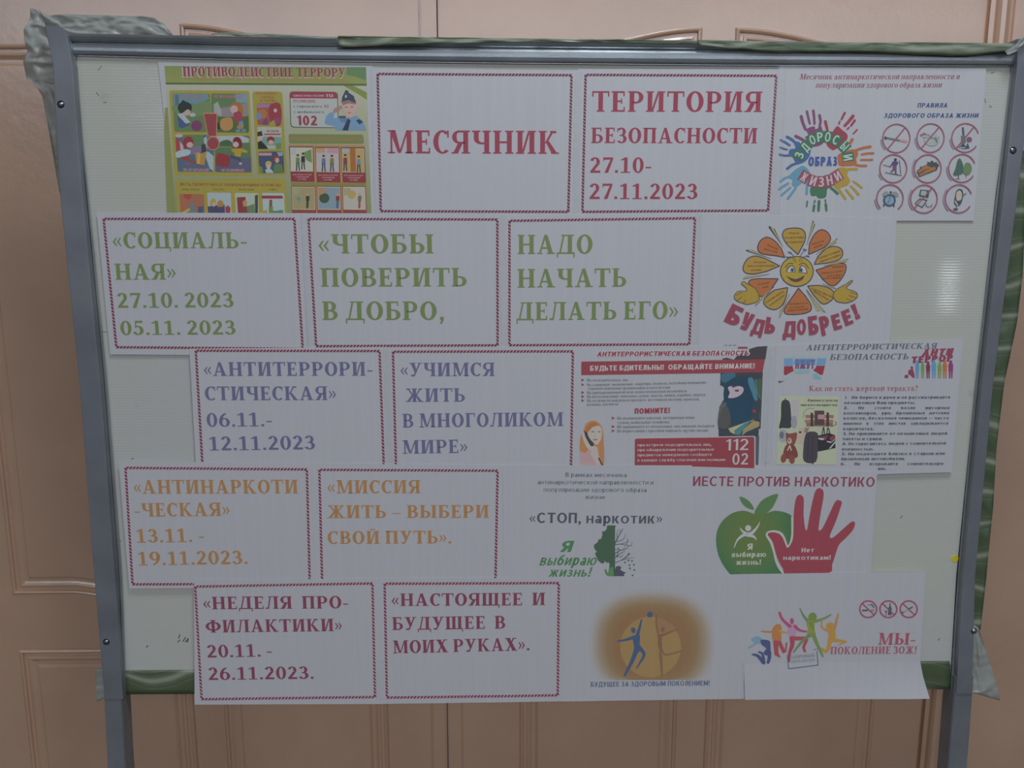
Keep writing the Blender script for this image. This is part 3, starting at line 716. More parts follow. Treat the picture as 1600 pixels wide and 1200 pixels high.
announce([(151, 332), (470, 333), (482, 556), (172, 554)], 1, 0, 'bordered sheet in green letters reading СОЦИАЛЬНАЯ with dates below', W2,
         [(162, 342), (460, 342), (473, 545), (182, 542.5)],
         [('«СОЦИАЛЬ-', 177, 388, 387, 388, 25), ('НАЯ»', 180.5, 437, 276, 437, 25), ('27.10. 2023', 184, 481, 366, 480, 23), ('05.11. 2023', 189, 523.5, 369, 522.5, 22)], GRN)
announce([(470, 333), (787, 334), (790, 552), (482, 552)], 1, 1, 'green lettered bordered sheet between СОЦИАЛЬНАЯ and НАДО, opening with ЧТОБЫ', W2,
         [(482, 342), (777, 343), (777.5, 539.5), (494, 541)],
         [('«ЧТОБЫ', 498, 396, 678, 396, 30), ('ПОВЕРИТЬ', 501.5, 448, 730, 447.5, 29), ('В ДОБРО,', 504, 500, 695, 500, 29)], GRN)
announce([(787, 337), (1093, 333), (1090, 552), (790, 552)], 1, 2, 'bordered sheet in green letters reading НАДО НАЧАТЬ ДЕЛАТЬ ЕГО, left of the smiling flower sheet', W2,
         [(796, 345), (1086, 341), (1077, 538), (796, 539.5)],
         [('НАДО', 808.5, 397, 926, 396.5, 30), ('НАЧАТЬ', 808.5, 449.5, 979, 448, 29), ('ДЕЛАТЬ ЕГО»', 807, 500.5, 1060, 498.5, 28)], GRN)
announce([(296, 545), (604, 542), (611, 740), (307, 740)], 2, 0, 'bordered sheet in violet letters reading АНТИТЕРРОРИСТИЧЕСКАЯ with dates below', W3,
         [(306, 548), (593, 548.5), (600, 738), (317, 738)],
         [('«АНТИТЕРРОРИ-', 319, 587.5, 583, 587, 21.5), ('СТИЧЕСКАЯ»', 320.5, 625.5, 526, 625, 21.5), ('06.11.-', 323.5, 667, 426, 666, 21.5), ('12.11.2023', 327, 704, 493, 702, 21.5)], VIO)
announce([(604, 543), (903, 542), (900, 740), (611, 740)], 2, 1, 'bordered sheet in violet letters reading УЧИМСЯ ЖИТЬ В МНОГОЛИКОМ МИРЕ', W3,
         [(614, 549.5), (895, 549), (892, 738), (619, 738)],
         [('«УЧИМСЯ', 626, 588, 773, 587.5, 21), ('ЖИТЬ', 633.5, 628, 727, 627.5, 21), ('В МНОГОЛИКОМ', 629, 668, 880, 665.5, 21.5), ('МИРЕ»', 629, 709, 731, 707.5, 21)], VIO)
announce([(185, 721), (486, 724), (492, 917), (202, 920)], 3, 0, 'bordered sheet in orange letters reading АНТИНАРКОТИЧЕСКАЯ with dates below', W4,
         [(196, 731), (479.5, 733.5), (484, 912), (207, 913)],
         [('«АНТИНАРКОТИ', 209.5, 771.5, 466, 771, 21.5), ('-ЧЕСКАЯ»', 210.5, 807.5, 360, 806, 21), ('13.11. -', 213.5, 848, 320, 846.5, 21), ('19.11.2023.', 216, 883.5, 388, 881, 21)], ORG)
announce([(486, 724), (785, 727), (788, 917), (492, 917)], 3, 1, 'bordered sheet in orange letters reading МИССИЯ ЖИТЬ ВЫБЕРИ СВОЙ ПУТЬ', W4,
         [(499, 734), (777.5, 735.5), (774, 916), (503.5, 916)],
         [('«МИССИЯ', 512, 771, 657, 770.5, 20.5), ('ЖИТЬ – ВЫБЕРИ', 511.5, 809.5, 764, 809, 20), ('СВОЙ ПУТЬ».', 512, 850, 706, 849, 20)], ORG)
announce([(303, 906), (594, 904), (593, 1100), (304, 1101)], 4, 0, 'bordered sheet in maroon letters reading НЕДЕЛЯ ПРОФИЛАКТИКИ with dates below', W5,
         [(305, 916.5), (582, 911.5), (586, 1089), (315, 1092.5)],
         [('«НЕДЕЛЯ  ПРО-', 318, 952, 545, 950.5, 19.5), ('ФИЛАКТИКИ»', 321.5, 988.5, 535, 986, 19.5), ('20.11. -', 324, 1027.5, 426, 1025.5, 19.5), ('26.11.2023.', 326, 1062.5, 491, 1060.5, 19.5)], MAR)
announce([(594, 904), (877, 903), (878, 1096), (593, 1100)], 4, 1, 'bordered sheet in maroon letters reading НАСТОЯЩЕЕ И БУДУЩЕЕ В МОИХ РУКАХ', W5,
         [(601, 912), (873, 911), (871.5, 1086.5), (604.5, 1090)],
         [('«НАСТОЯЩЕЕ  И', 612, 947, 852, 945.5, 19.5), ('БУДУЩЕЕ  В', 613, 984.5, 790, 982, 20), ('МОИХ РУКАХ».', 614, 1021, 828, 1016, 20)], MAR)
# ------------------------------------------------------------------ the picture sheets
# 1: the yellow-green poster
s = Sheet([(247, 97), (582, 103), (590, 345), (275, 345)], 0, 0, 'yellow-green picture poster with cartoon panels and a large red exclamation mark', W1)
s.part('poster_ground')
s.grad((168, 174, 156), (128, 142, 80), [(257, 104), (572, 105), (581, 345), (275, 345)], 12)
s.frame(410, 95, 8.889)
s.poly((128, 148, 68), [(1120, 340), (1260, 345), (1450, 440), (1452, 545), (1340, 470), (1220, 400)])
s.frame(0, 0, 1)
s.poly((134, 146, 76), [(258, 168), (262, 168), (275, 345), (262, 345), (257, 200)])
s.grad((128, 148, 76), (146, 156, 78), [(257, 103), (572, 105), (573, 131), (259, 129)], 4)
s.poly((146, 142, 78), [(280, 118), (530, 122), (556, 130), (300, 126)])
s.poly((88, 128, 82), [(542, 105), (572, 105), (572, 126), (556, 120), (541, 117)])
s.poly((78, 104, 66), [(259, 129), (573, 131), (573, 134), (259, 132)])
s.text('ПРОТИВОДЕИСТВИЕ ТЕРРОРУ', 284, 121, 541, 122.5, 17, (196, 152, 166), name='title')
s.text('ПРОТИВОДЕИСТВИЕ ТЕРРОРУ', 286, 119, 540, 120.5, 14.5, (150, 56, 84), name=None)
s.part('picture_block')
s.rrect((176, 164, 62), [(264, 141), (390, 142), (395, 275), (273, 274)], 5)
s.rrect((170, 160, 62), [(394, 143), (441, 143), (448, 273), (402, 274)], 5)
s.rrect((176, 164, 62), [(274, 281), (446, 278), (449, 345), (278, 345)], 6)
s.reset = s.lay + 0.00001
def pan(rgb, q, r=3): s.part('picture_panel'); s.rrect(rgb, q, r)
s.frame(250, 95, 9.412)
pan((92, 124, 76), [(182, 475), (735, 482), (750, 1050), (212, 1045)], 30)
s.poly((92, 136, 152), [(190, 480), (700, 485), (725, 560), (560, 640), (330, 620), (200, 660)])
s.poly((104, 134, 82), [(200, 660), (480, 640), (735, 600), (740, 760), (500, 820), (210, 760)], 4)
s.poly((72, 112, 128), [(220, 500), (270, 500), (280, 650), (225, 655)])
s.ell((44, 58, 56), 365, 690, 105, 90); s.ell((44, 58, 56), 345, 610, 30, 30)
s.ell((176, 132, 132), 385, 755, 62, 55); s.poly((44, 58, 56), [(270, 650), (460, 640), (470, 720), (400, 715), (330, 770), (290, 770)])
s.poly((150, 165, 176), [(255, 780), (330, 770), (450, 905), (380, 930), (300, 850)]); s.poly((64, 86, 142), [(255, 810), (300, 840), (380, 925), (440, 915), (430, 950), (330, 990), (280, 980)])
s.ell((150, 165, 172), 480, 795, 45, 30); s.ell((126, 58, 110), 540, 955, 82, 78)
pan((84, 122, 76), [(752, 482), (1282, 485), (1310, 1062), (765, 1055)], 30)
s.poly((100, 142, 162), [(1110, 490), (1280, 490), (1288, 620), (1120, 620)]); s.poly((120, 112, 122), [(780, 720), (1290, 620), (1300, 800), (1150, 860), (800, 800)])
s.poly((132, 140, 138), [(790, 640), (850, 600), (905, 740), (905, 820), (800, 780)]); s.poly((70, 104, 60), [(770, 830), (1305, 820), (1308, 1050), (770, 1045)])
s.poly((184, 116, 52), [(1040, 650), (1120, 605), (1200, 640), (1225, 760), (1190, 850), (1130, 760), (1050, 700)], 4); s.ell((186, 136, 140), 1090, 715, 55, 60)
s.poly((166, 62, 80), [(1090, 760), (1180, 740), (1225, 850), (1200, 900), (1130, 915), (1080, 850)]); s.poly((84, 146, 172), [(1160, 900), (1215, 880), (1235, 960), (1160, 960)])
s.ell((184, 126, 70), 1180, 975, 50, 30); s.ell((84, 136, 160), 1150, 1030, 38, 26); s.ell((84, 136, 160), 1235, 1025, 34, 26)
s.poly((192, 140, 72), [(895, 870), (980, 835), (1060, 850), (1070, 980), (980, 1035), (890, 985)], 3); s.poly((52, 56, 50), [(840, 910), (880, 920), (890, 1010), (845, 1000)])
s.text('НЕ ТРОГАЙ!', 310, 545, 605, 547, 42, (176, 96, 110), font='sans', bold=.05, name=None); s.text('НЕ ПЕРЕДВИГАЙ!', 800, 545, 1210, 548, 40, (176, 96, 110), font='sans', bold=.05, name=None)
s.frame(250, 210, 9.412)
pan((72, 100, 128), [(225, 5), (795, 8), (795, 552), (262, 550)], 30)
s.poly((84, 126, 76), [(330, 10), (640, 10), (610, 230), (450, 250), (330, 60)]); s.poly((110, 96, 140), [(440, 190), (640, 170), (620, 270), (450, 300)])
s.poly((134, 160, 172), [(640, 60), (690, 30), (690, 250), (720, 260), (790, 320), (790, 540), (730, 500), (680, 350)])
s.poly((176, 64, 70), [(228, 80), (300, 60), (310, 240), (236, 250)]); s.ell((190, 150, 160), 280, 20, 55, 26)
s.poly((158, 52, 60), [(340, 120), (360, 55), (430, 30), (490, 80), (480, 190), (400, 205), (350, 180)], 3); s.ell((196, 144, 148), 440, 155, 48, 42); s.poly((196, 150, 154), [(290, 100), (340, 160), (350, 240), (300, 225)])
s.poly((144, 172, 186), [(240, 260), (370, 220), (450, 240), (430, 300), (330, 330), (245, 340)], 3); s.poly((170, 62, 58), [(310, 330), (400, 320), (450, 370), (640, 440), (620, 470), (420, 390), (330, 370)])
s.poly((188, 144, 66), [(510, 270), (560, 260), (600, 285), (690, 255), (650, 455), (540, 430)]); s.poly((206, 166, 84), [(560, 262), (600, 285), (585, 440), (540, 430)]); s.poly((56, 60, 60), [(610, 150), (670, 140), (690, 250), (610, 270)])
s.ell((164, 70, 130), 400, 438, 34, 20); s.text('НЕ ВСКРЫВАЙ!', 345, 540, 725, 543, 40, (184, 110, 126), font='sans', bold=.05, name=None)
pan((78, 114, 74), [(805, 15), (1318, 20), (1350, 562), (812, 558)], 30)
s.poly((146, 160, 166), [(810, 20), (1200, 20), (1310, 60), (1310, 120), (1000, 130), (810, 130)]); s.poly((64, 100, 62), [(870, 130), (920, 95), (1000, 80), (1060, 120), (1060, 170), (860, 165)], 3)
s.poly((78, 84, 118), [(812, 370), (1030, 340), (1342, 345), (1345, 555), (815, 550)]); s.poly((110, 140, 76), [(810, 175), (1060, 180), (1060, 195), (810, 195)])
s.poly((132, 44, 52), [(1070, 130), (1085, 60), (1140, 38), (1195, 80), (1205, 190), (1110, 205), (1065, 180)], 3); s.ell((196, 158, 158), 1115, 150, 45, 42)
s.poly((192, 164, 54), [(1045, 215), (1130, 205), (1215, 210), (1290, 240), (1280, 275), (1200, 260), (1185, 335), (1105, 320), (1090, 270), (1060, 250)])
s.poly((62, 74, 108), [(1030, 300), (1110, 320), (1190, 340), (1190, 410), (1150, 380), (1040, 350)]); s.ell((160, 166, 174), 1185, 430, 22, 18)
s.poly((158, 52, 60), [(835, 300), (880, 275), (1010, 310), (1025, 360), (1010, 475), (830, 450)], 2); s.text('НЕ ПОДНИМАЙ!', 905, 545, 1240, 547, 38, (184, 110, 130), font='sans', bold=.05, name=None)
# the exclamation mark
s.part('exclamation_mark'); s.lay = s.reset + 0.00024
s.frame(250, 95, 9.412)
s.poly((184, 130, 96), [(636, 765), (848, 768), (840, 1115), (702, 1115)]); s.ell((184, 130, 96), 782, 1215, 98, 105)
s.poly((156, 62, 70), [(650, 780), (835, 782), (826, 1105), (713, 1105)]); s.ell((156, 62, 70), 782, 1215, 84, 90)
# narrow column of three
s.frame(410, 95, 8.889)
s.part('column_heading')
for i, (t, a, c) in enumerate((('НЕЗНАКОМЦЫ', -90, 205), ('ОДЕЖДА', -20, 165), ('И ОБУВЬ', -30, 195))): s.text(t, a, 470 + i * 50, c, 470 + i * 50, 34, (172, 104, 62), font='sans', bold=.05, name=None)
pan((166, 82, 66), [(-80, 592), (250, 590), (258, 895), (-70, 890)], 25)
s.poly((150, 100, 150), [(-75, 600), (120, 600), (130, 650), (-75, 655)]); s.poly((162, 56, 70), [(110, 610), (250, 600), (258, 880), (150, 890), (90, 760)], 3)
s.poly((184, 112, 62), [(-70, 700), (40, 680), (60, 780), (-60, 800)], 3); s.ell((96, 120, 168), -45, 770, 40, 50); s.poly((104, 66, 120), [(20, 820), (60, 790), (80, 895), (-10, 890)])
s.ell((190, 160, 150), 180, 690, 24, 28); s.poly((180, 160, 60), [(90, 870), (160, 820), (190, 895), (100, 895)]); s.ell((140, 66, 130), 205, 830, 34, 40)
pan((150, 156, 146), [(-70, 915), (265, 925), (275, 1225), (-62, 1225)], 25)
s.poly((96, 150, 136), [(-20, 1050), (270, 1060), (275, 1180), (-30, 1170)]); s.poly((42, 46, 46), [(-65, 1130), (-20, 1110), (60, 1190), (80, 1225), (-60, 1225)]); s.ell((186, 140, 136), -30, 1060, 38, 50)
s.poly((44, 58, 54), [(-70, 990), (-10, 975), (5, 1040), (-70, 1050)]); s.ell((156, 44, 58), 115, 1100, 52, 50); s.ell((190, 140, 140), 118, 1130, 36, 30); s.poly((96, 138, 76), [(180, 1150), (260, 1140), (270, 1225), (190, 1225)])
s.rect((168, 72, 84), 25, 1010, 255, 1030); s.text('НЕ БЕРИ', 60, 990, 225, 990, 26, (160, 62, 76), font='sans', bold=.05, name=None)
s.frame(410, 205, 8.889)
pan((58, 80, 116), [(-60, 285), (290, 280), (305, 580), (-40, 585)], 25)
s.ell((190, 166, 84), 85, 455, 45, 42); s.ell((192, 146, 136), 85, 490, 34, 28); s.poly((160, 172, 190), [(40, 540), (90, 500), (150, 560), (150, 580), (50, 580)]); s.ell((152, 56, 56), 190, 385, 48, 52); s.ell((190, 140, 130), 205, 405, 28, 36)
s.poly((84, 122, 72), [(150, 500), (180, 450), (270, 460), (295, 575), (160, 575)]); s.poly((110, 150, 160), [(200, 290), (285, 290), (285, 340), (230, 350)]); s.rect((188, 120, 132), -50, 300, 130, 340); s.poly((110, 140, 66), [(-50, 480), (0, 500), (10, 580), (-45, 580)])
# emergency card and saluting boy
s.frame(410, 95, 8.889)
s.part('phone_card'); s.rrect((66, 84, 72), [(375, 425), (1048, 432), (1058, 936), (390, 928)], 55); s.rrect((168, 176, 176), [(386, 434), (1038, 440), (1048, 926), (402, 916)], 50)
s.poly((160, 58, 80), [(376, 520), (380, 470), (420, 426), (1000, 434), (1040, 470), (1046, 524)])
s.reset += 0.00003
for t, a, b_, c, h, rgb, bo in (('ЕДИНАЯ СЛУЖБА СПАСЕНИЯ', 432, 497, 852, 26, (206, 150, 162), .03), ('112', 880, 502, 985, 40, (206, 170, 178), .06), ('ПОЛИЦИЯ:', 428, 578, 742, 38, (172, 92, 112), .05),
                          ('с городского', 430, 648, 826, 34, (74, 92, 88), .04), ('02', 860, 648, 922, 38, (156, 80, 120), .06), ('с мобильного', 436, 726, 856, 34, (74, 92, 88), .04), ('102', 478, 896, 762, 134, (164, 56, 76), .05)):
    s.text(t, a, b_, c, b_ + 2, h, rgb, font='sans', bold=bo, name='text_line')
s.reset += 0.00006; s.part('saluting_boy')
s.poly((98, 142, 184), [(862, 860), (885, 770), (940, 715), (1000, 722), (990, 800), (1060, 780), (1190, 800), (1310, 760), (1400, 850), (1445, 965), (1015, 968), (985, 905), (890, 890)])
s.poly((150, 110, 106), [(975, 710), (1000, 660), (1090, 620), (1115, 640), (1060, 700), (1010, 725)]); s.poly((82, 118, 162), [(1060, 780), (1190, 800), (1160, 860), (1090, 850)]); s.poly((60, 76, 110), [(1060, 768), (1150, 765), (1165, 795), (1060, 795)])
s.ell((176, 138, 132), 1320, 625, 18, 40); s.poly((186, 142, 134), [(1110, 570), (1300, 560), (1310, 660), (1270, 760), (1210, 790), (1150, 740), (1115, 660)], 4)
s.poly((132, 98, 96), [(1110, 560), (1300, 555), (1295, 610), (1200, 590), (1115, 620)]); s.poly((60, 70, 92), [(1095, 600), (1110, 500), (1145, 430), (1150, 408), (1190, 412), (1195, 440), (1270, 490), (1305, 600), (1290, 585), (1200, 548), (1120, 560)]); s.ell((160, 166, 176), 1160, 495, 15, 22)
s.poly((50, 62, 84), [(1190, 800), (1225, 830), (1190, 968), (1110, 965), (1150, 880)]); s.poly((56, 62, 98), [(1300, 830), (1345, 810), (1400, 850), (1350, 885)]); s.ell((130, 88, 86), 1165, 645, 20, 8); s.ell((130, 88, 86), 1245, 640, 20, 8); s.poly((170, 100, 106), [(1175, 715), (1240, 712), (1210, 742)])
# rules block
s.frame(410, 205, 8.889)
s.reset -= 0.00009; s.part('rules_heading'); s.rrect((116, 138, 70), [(362, 38), (1400, 48), (1412, 175), (372, 172)], 30); s.text('ПРАВИЛА ЛИЧНОЙ БЕЗОПАСНОСТИ', 388, 128, 1385, 134, 44, (176, 106, 80), font='sans', bold=.03, name=None)
s.part('rules_frame'); s.poly((176, 134, 84), [(362, 185), (1420, 195), (1440, 720), (400, 712)]); s.poly((134, 136, 70), [(398, 712), (1440, 720), (1442, 770), (402, 765)]); s.poly((176, 124, 84), [(402, 765), (1442, 772), (1455, 1150), (412, 1150)])
s.reset += 0.00003
R3 = ((370, 210, 708), (728, 218, 1068), (1088, 222, 1422))
art = [((176, 182, 160), [((104, 140, 78), [(560, 300), (680, 250), (690, 440), (620, 410)]), ((140, 164, 160), [(395, 240), (470, 240), (470, 320), (395, 330)])], [((96, 130, 74), 492, 420), ((44, 54, 64), 565, 400)]),
       ((176, 170, 176), [((180, 140, 100), [(745, 235), (870, 235), (870, 300), (750, 300)]), ((170, 120, 140), [(900, 240), (1050, 240), (1050, 310), (900, 300)])], [((76, 110, 160), 850, 430), ((120, 130, 62), 965, 430)]),
       ((184, 156, 90), [((178, 108, 56), [(1215, 235), (1290, 235), (1300, 565), (1225, 565)]), ((130, 150, 170), [(1110, 240), (1200, 240), (1200, 300), (1120, 300)])], [((150, 54, 76), 1150, 420), ((96, 130, 160), 1338, 440)])]
for (x0, y0, x1), (bg, sh, fig) in zip(R3, art):
    s.part('picture_panel'); s.rect((134, 66, 60), x0, y0, x1, y0 + 10); s.poly((134, 66, 60), [(x0, y0), (x1, y0 + 4), (x1 + 18, y0 + 495), (x0 + 28, y0 + 490)])
    s.poly((196, 190, 176), [(x0 + 14, y0 + 16), (x1 - 10, y0 + 18), (x1 - 2, y0 + 352), (x0 + 24, y0 + 348)]); s.poly(bg, [(x0 + 20, y0 + 22), (x1 - 16, y0 + 24), (x1 - 8, y0 + 346), (x0 + 30, y0 + 342)])
    for c, pts in sh: s.poly(c, pts)
    for c, fx, fy in fig:
        s.ell((182, 136, 112), fx, fy - 75, 20, 24); s.ell((70, 54, 46), fx, fy - 88, 20, 14); s.poly(c, [(fx - 24, fy - 52), (fx + 24, fy - 52), (fx + 30, fy + 30), (fx - 28, fy + 30)]); s.line((58, 66, 80), [(fx - 12, fy + 28), (fx - 18, fy + 125)], 18); s.line((58, 66, 80), [(fx + 12, fy + 28), (fx + 22, fy + 125)], 18)
    s.poly((152, 54, 64), [(x0 + 28, y0 + 358), (x1 + 2, y0 + 362), (x1 + 14, y0 + 492), (x0 + 30, y0 + 488)])
    for i, t in enumerate(('НЕ ВСТУПАЙ В РАЗГОВОР', 'С НЕЗНАКОМЦАМИ', 'НА УЛИЦЕ')):
        w = (270, 180, 110)[i]; m = (x0 + x1) / 2 + 15; s.text(t, m - w / 2, y0 + 402 + i * 32, m + w / 2, y0 + 402 + i * 32, 17, (206, 140, 146), font='sans', bold=.02, name=None)
for j, ((x0, x1), bg, sp1, fc, fx) in enumerate((((402, 738), (152, 144, 96), ((84, 140, 150), 505, 940, 26), (60, 66, 52), 628), ((756, 1092), (108, 140, 158), ((62, 84, 60), 860, 930, 70), (156, 50, 50), 1045), ((1110, 1440), (176, 172, 166), ((186, 160, 84), 1240, 880, 60), (96, 116, 70), 1350))):
    s.part('picture_panel'); s.poly((150, 66, 60), [(x0, 760), (x1 - 5, 762), (x1 + 10, 1145), (x0 + 12, 1145)]); s.poly((196, 186, 150), [(x0 + 10, 772), (x1 - 14, 774), (x1 - 4, 1092), (x0 + 18, 1088)]); s.poly(bg, [(x0 + 16, 780), (x1 - 20, 782), (x1 - 12, 1084), (x0 + 24, 1080)])
    s.ell(sp1[0], sp1[1], sp1[2], sp1[3]); s.poly((178, 126, 92) if j == 1 else (150, 152, 104), [(x0 + 18, 790), (x0 + 120, 790), (x0 + 110, 860), (x0 + 20, 900)]); s.ell((182, 136, 112), fx, 880, 18, 22); s.poly(fc, [(fx - 24, 900), (fx + 28, 900), (fx + 24, 970), (fx - 22, 970)]); s.line((70, 90, 130) if j == 1 else (60, 66, 52) if j == 0 else (160, 84, 60), [(fx, 965), (fx - 4, 1060)], 30)
# places block
s.frame(250, 210, 9.412)
s.text('МЕСТА, ГДЕ МОГУТ БЫТЬ УСТАНОВЛЕНЫ ВЗРЫВНЫЕ УСТРОЙСТВА', 300, 752, 1780, 768, 40, (150, 72, 66), font='sans', bold=.03, name='block_heading')
for t, a, c in (('ОБЩЕСТВЕННЫЙ', 330, 580), ('ТРАНСПОРТ', 780, 950), ('ЖИЛЫЕ ДОМА', 1155, 1385), ('УЛИЦА', 1600, 1720)): s.text(t, a, 820, c, 822, 20, (96, 104, 52), font='sans', bold=.03, name='caption')
for q, bg, L in (((285, 875, 650), (172, 102, 74), [((186, 72, 62), [(350, 880), (480, 880), (440, 960), (360, 940)]), ((60, 92, 128), [(560, 1060), (640, 1060), (640, 1180), (560, 1180)]), ((196, 178, 76), [(310, 1150), (440, 1080), (450, 1110), (340, 1185)]), ((90, 118, 130), [(440, 1020), (500, 1000), (520, 1185), (440, 1185)])]),
                 ((695, 855, 1045), (140, 162, 172), [((64, 70, 104), [(700, 1060), (950, 1030), (960, 1185), (710, 1185)]), ((196, 170, 60), [(735, 990), (775, 940), (820, 960), (820, 1040), (740, 1050)]), ((190, 132, 66), [(840, 1010), (880, 960), (930, 990), (935, 1060), (850, 1070)]), ((190, 146, 136), [(770, 1000), (815, 1000), (810, 1060), (775, 1060)]), ((168, 60, 76), [(960, 1070), (1000, 1045), (1040, 1080), (1030, 1185), (970, 1180)])]),
                 ((1100, 860, 1445), (150, 172, 154), [((152, 54, 60), [(1130, 925), (1260, 920), (1270, 1185), (1150, 1185)]), ((64, 62, 66), [(1395, 900), (1440, 885), (1440, 1185), (1400, 1185)]), ((92, 128, 80), [(1270, 1060), (1390, 1020), (1400, 1185), (1270, 1185)]), ((190, 136, 86), [(1215, 985), (1250, 965), (1285, 990), (1275, 1060), (1225, 1060)]), ((140, 60, 60), [(1220, 1060), (1280, 1060), (1290, 1185), (1210, 1185)])]),
                 ((1500, 860, 1825), (150, 176, 180), [((164, 54, 70), [(1495, 900), (1800, 900), (1810, 945), (1495, 945)]), ((146, 66, 72), [(1610, 960), (1650, 960), (1650, 1090), (1605, 1090)]), ((110, 140, 70), [(1600, 1060), (1660, 1060), (1665, 1160), (1600, 1160)]), ((80, 130, 96), [(1640, 1130), (1810, 1110), (1815, 1185), (1640, 1185)]), ((190, 150, 66), [(1510, 1130), (1570, 1110), (1590, 1185), (1505, 1185)])])):
    s.part('picture_panel'); s.rrect(bg, [(q[0], q[1]), (q[2], q[1] + 4), (q[2] + 10, 1190), (q[0] + 20, 1190)], 22)
    for c, pts in L: s.poly(c, pts)
s.done()

# 2: healthy life sheet with hand prints
s = Sheet([(1217, 103), (1541, 107), (1521, 345), (1208, 345)], 0, 3, 'sheet with a ring of coloured hand prints beside nine small round icons', W1)
s.text('Месячник антинаркотической направленности и', 1249, 124, 1499, 123.5, 8.5, (148, 66, 92), slant=.22)
s.text('популяризации здорового образа жизни', 1274, 137, 1471, 136.5, 8.5, (148, 66, 92), slant=.22)
s.text('ПРАВИЛА', 1433, 168, 1480, 168, 7, (62, 84, 138), font='sans', bold=.045, slant=.15)
s.text('ЗДОРОВОГО ОБРАЗА ЖИЗНИ', 1381, 184, 1528, 184, 7, (62, 84, 138), font='sans', bold=.045, slant=.15)
def hand(col, palm, fingers, extra=()):
    s.part('hand_print'); s.poly(col, palm, 4)
    for f in fingers: s.line(f[0] if isinstance(f[0][0], int) and len(f[0]) == 3 and False else col, f[:-1], f[-1], f[-1] * .86)
s.frame(1200, 155, 8.889)
hand((128, 70, 116), [(530, 420), (640, 375), (660, 420), (740, 380), (755, 480), (770, 600), (700, 650), (600, 660), (540, 620), (560, 500)],
     [[(460, 240), (480, 320), (520, 420), 46], [(540, 170), (560, 260), (580, 340), 36], [(628, 160), (640, 250), (645, 340), 38], [(715, 225), (730, 300), (715, 400), 40], [(385, 515), (450, 545), (540, 600), 46]])
hand((166, 62, 82), [(900, 450), (960, 375), (1020, 420), (1100, 490), (1090, 570), (1010, 640), (930, 700), (880, 700), (810, 620), (880, 520)],
     [[(1065, 190), (1020, 280), 34], [(995, 310), (985, 345), 26], [(1180, 235), (1120, 310), (1065, 370), 46], [(1205, 295), (1150, 370), 34], [(1120, 395), (1100, 420), 26], [(1235, 425), (1185, 480), 24], [(795, 310), (810, 370), (825, 440), 42]])
hand((62, 106, 172), [(360, 600), (440, 600), (480, 700), (580, 700), (580, 780), (520, 860), (420, 905), (380, 880), (340, 800), (290, 780), (300, 700), (380, 680)],
     [[(265, 525), (330, 560), (420, 640), 42], [(175, 570), (240, 600), (300, 640), 36], [(170, 670), (220, 690), (265, 700), 30], [(160, 770), (230, 785), (330, 780), 34], [(265, 965), (330, 915), (430, 880), 38]])
hand((190, 108, 66), [(975, 770), (1110, 710), (1230, 700), (1250, 770), (1225, 830), (1225, 910), (1100, 930), (990, 920), (970, 840)],
     [[(1420, 660), (1330, 675), (1230, 705), 40], [(1460, 750), (1370, 755), (1300, 768), 34], [(1445, 842), (1370, 843), (1290, 843), 32], [(1360, 925), (1280, 925), (1180, 905), 36], [(1170, 560), (1130, 620), (1110, 670), 42]])
s.frame(1200, 210, 8.889)
hand((84, 152, 188), [(440, 450), (500, 440), (560, 490), (580, 560), (500, 640), (440, 700), (380, 730), (330, 690), (340, 630), (290, 600), (330, 530)],
     [[(170, 655), (230, 610), (320, 570), 34], [(150, 765), (210, 720), (280, 680), 34], [(185, 845), (250, 790), (310, 740), 32], [(275, 890), (330, 820), (385, 740), 36], [(535, 825), (540, 740), (550, 620), 36]])
hand((192, 160, 60), [(950, 480), (1060, 460), (1110, 500), (1100, 570), (1140, 640), (1110, 700), (1030, 730), (960, 760), (900, 690), (980, 600)],
     [[(1230, 480), (1160, 480), (1060, 490), 40], [(1300, 740), (1240, 690), (1180, 650), 32], [(1255, 835), (1210, 780), (1150, 720), 36], [(1180, 890), (1140, 840), (1085, 770), 36], [(1070, 890), (1020, 820), (960, 720), 38]])
hand((62, 122, 92), [(590, 740), (700, 735), (820, 720), (870, 725), (820, 760), (800, 870), (700, 885), (670, 850), (600, 850)],
     [[(965, 820), (920, 780), (860, 730), 40], [(545, 930), (535, 1000), 24], [(650, 920), (640, 950), 24], [(640, 990), (630, 1060), 38], [(708, 930), (700, 1055), 42], [(795, 910), (797, 940), 22], [(802, 970), (810, 1055), 36]])
s.frame(1200, 155, 8.889)
def arc_word(letters, rgb, edge, hgt, wid, bold=.03):
    """letters one by one, each at its own place and tilt"""
    for ch, cx, cy, rot in letters:
        a = math.radians(rot); ux, uy = math.cos(a), math.sin(a); vx, vy = math.sin(a), -math.cos(a)
        for k, (sc_, c, bo) in enumerate(((1.22, edge, bold + .05), (1.0, rgb, bold))):
            if c is None: continue
            h_, w_ = hgt * sc_, wid * sc_; bx, by = cx - vx * h_ / 2 - ux * w_ / 2, cy - vy * h_ / 2 - uy * w_ / 2
            s.text(ch, bx, by, bx + ux * w_, by + uy * w_, h_, c, font='sans', bold=bo, name=None)
s.part('arched_word')
for (x, y, r) in ((425, 775, -68), (520, 660, -50), (605, 565, -28), (715, 520, -10), (825, 525, 6), (945, 570, 25), (1060, 660, 45), (1110, 800, 82)):
    a = math.radians(r); s.poly((62, 118, 92), [(x + u * math.cos(a) * 1.0 - v * math.sin(a), y + u * math.sin(a) + v * math.cos(a)) for u, v in ((-62, -80), (62, -80), (62, 80), (-62, 80))])
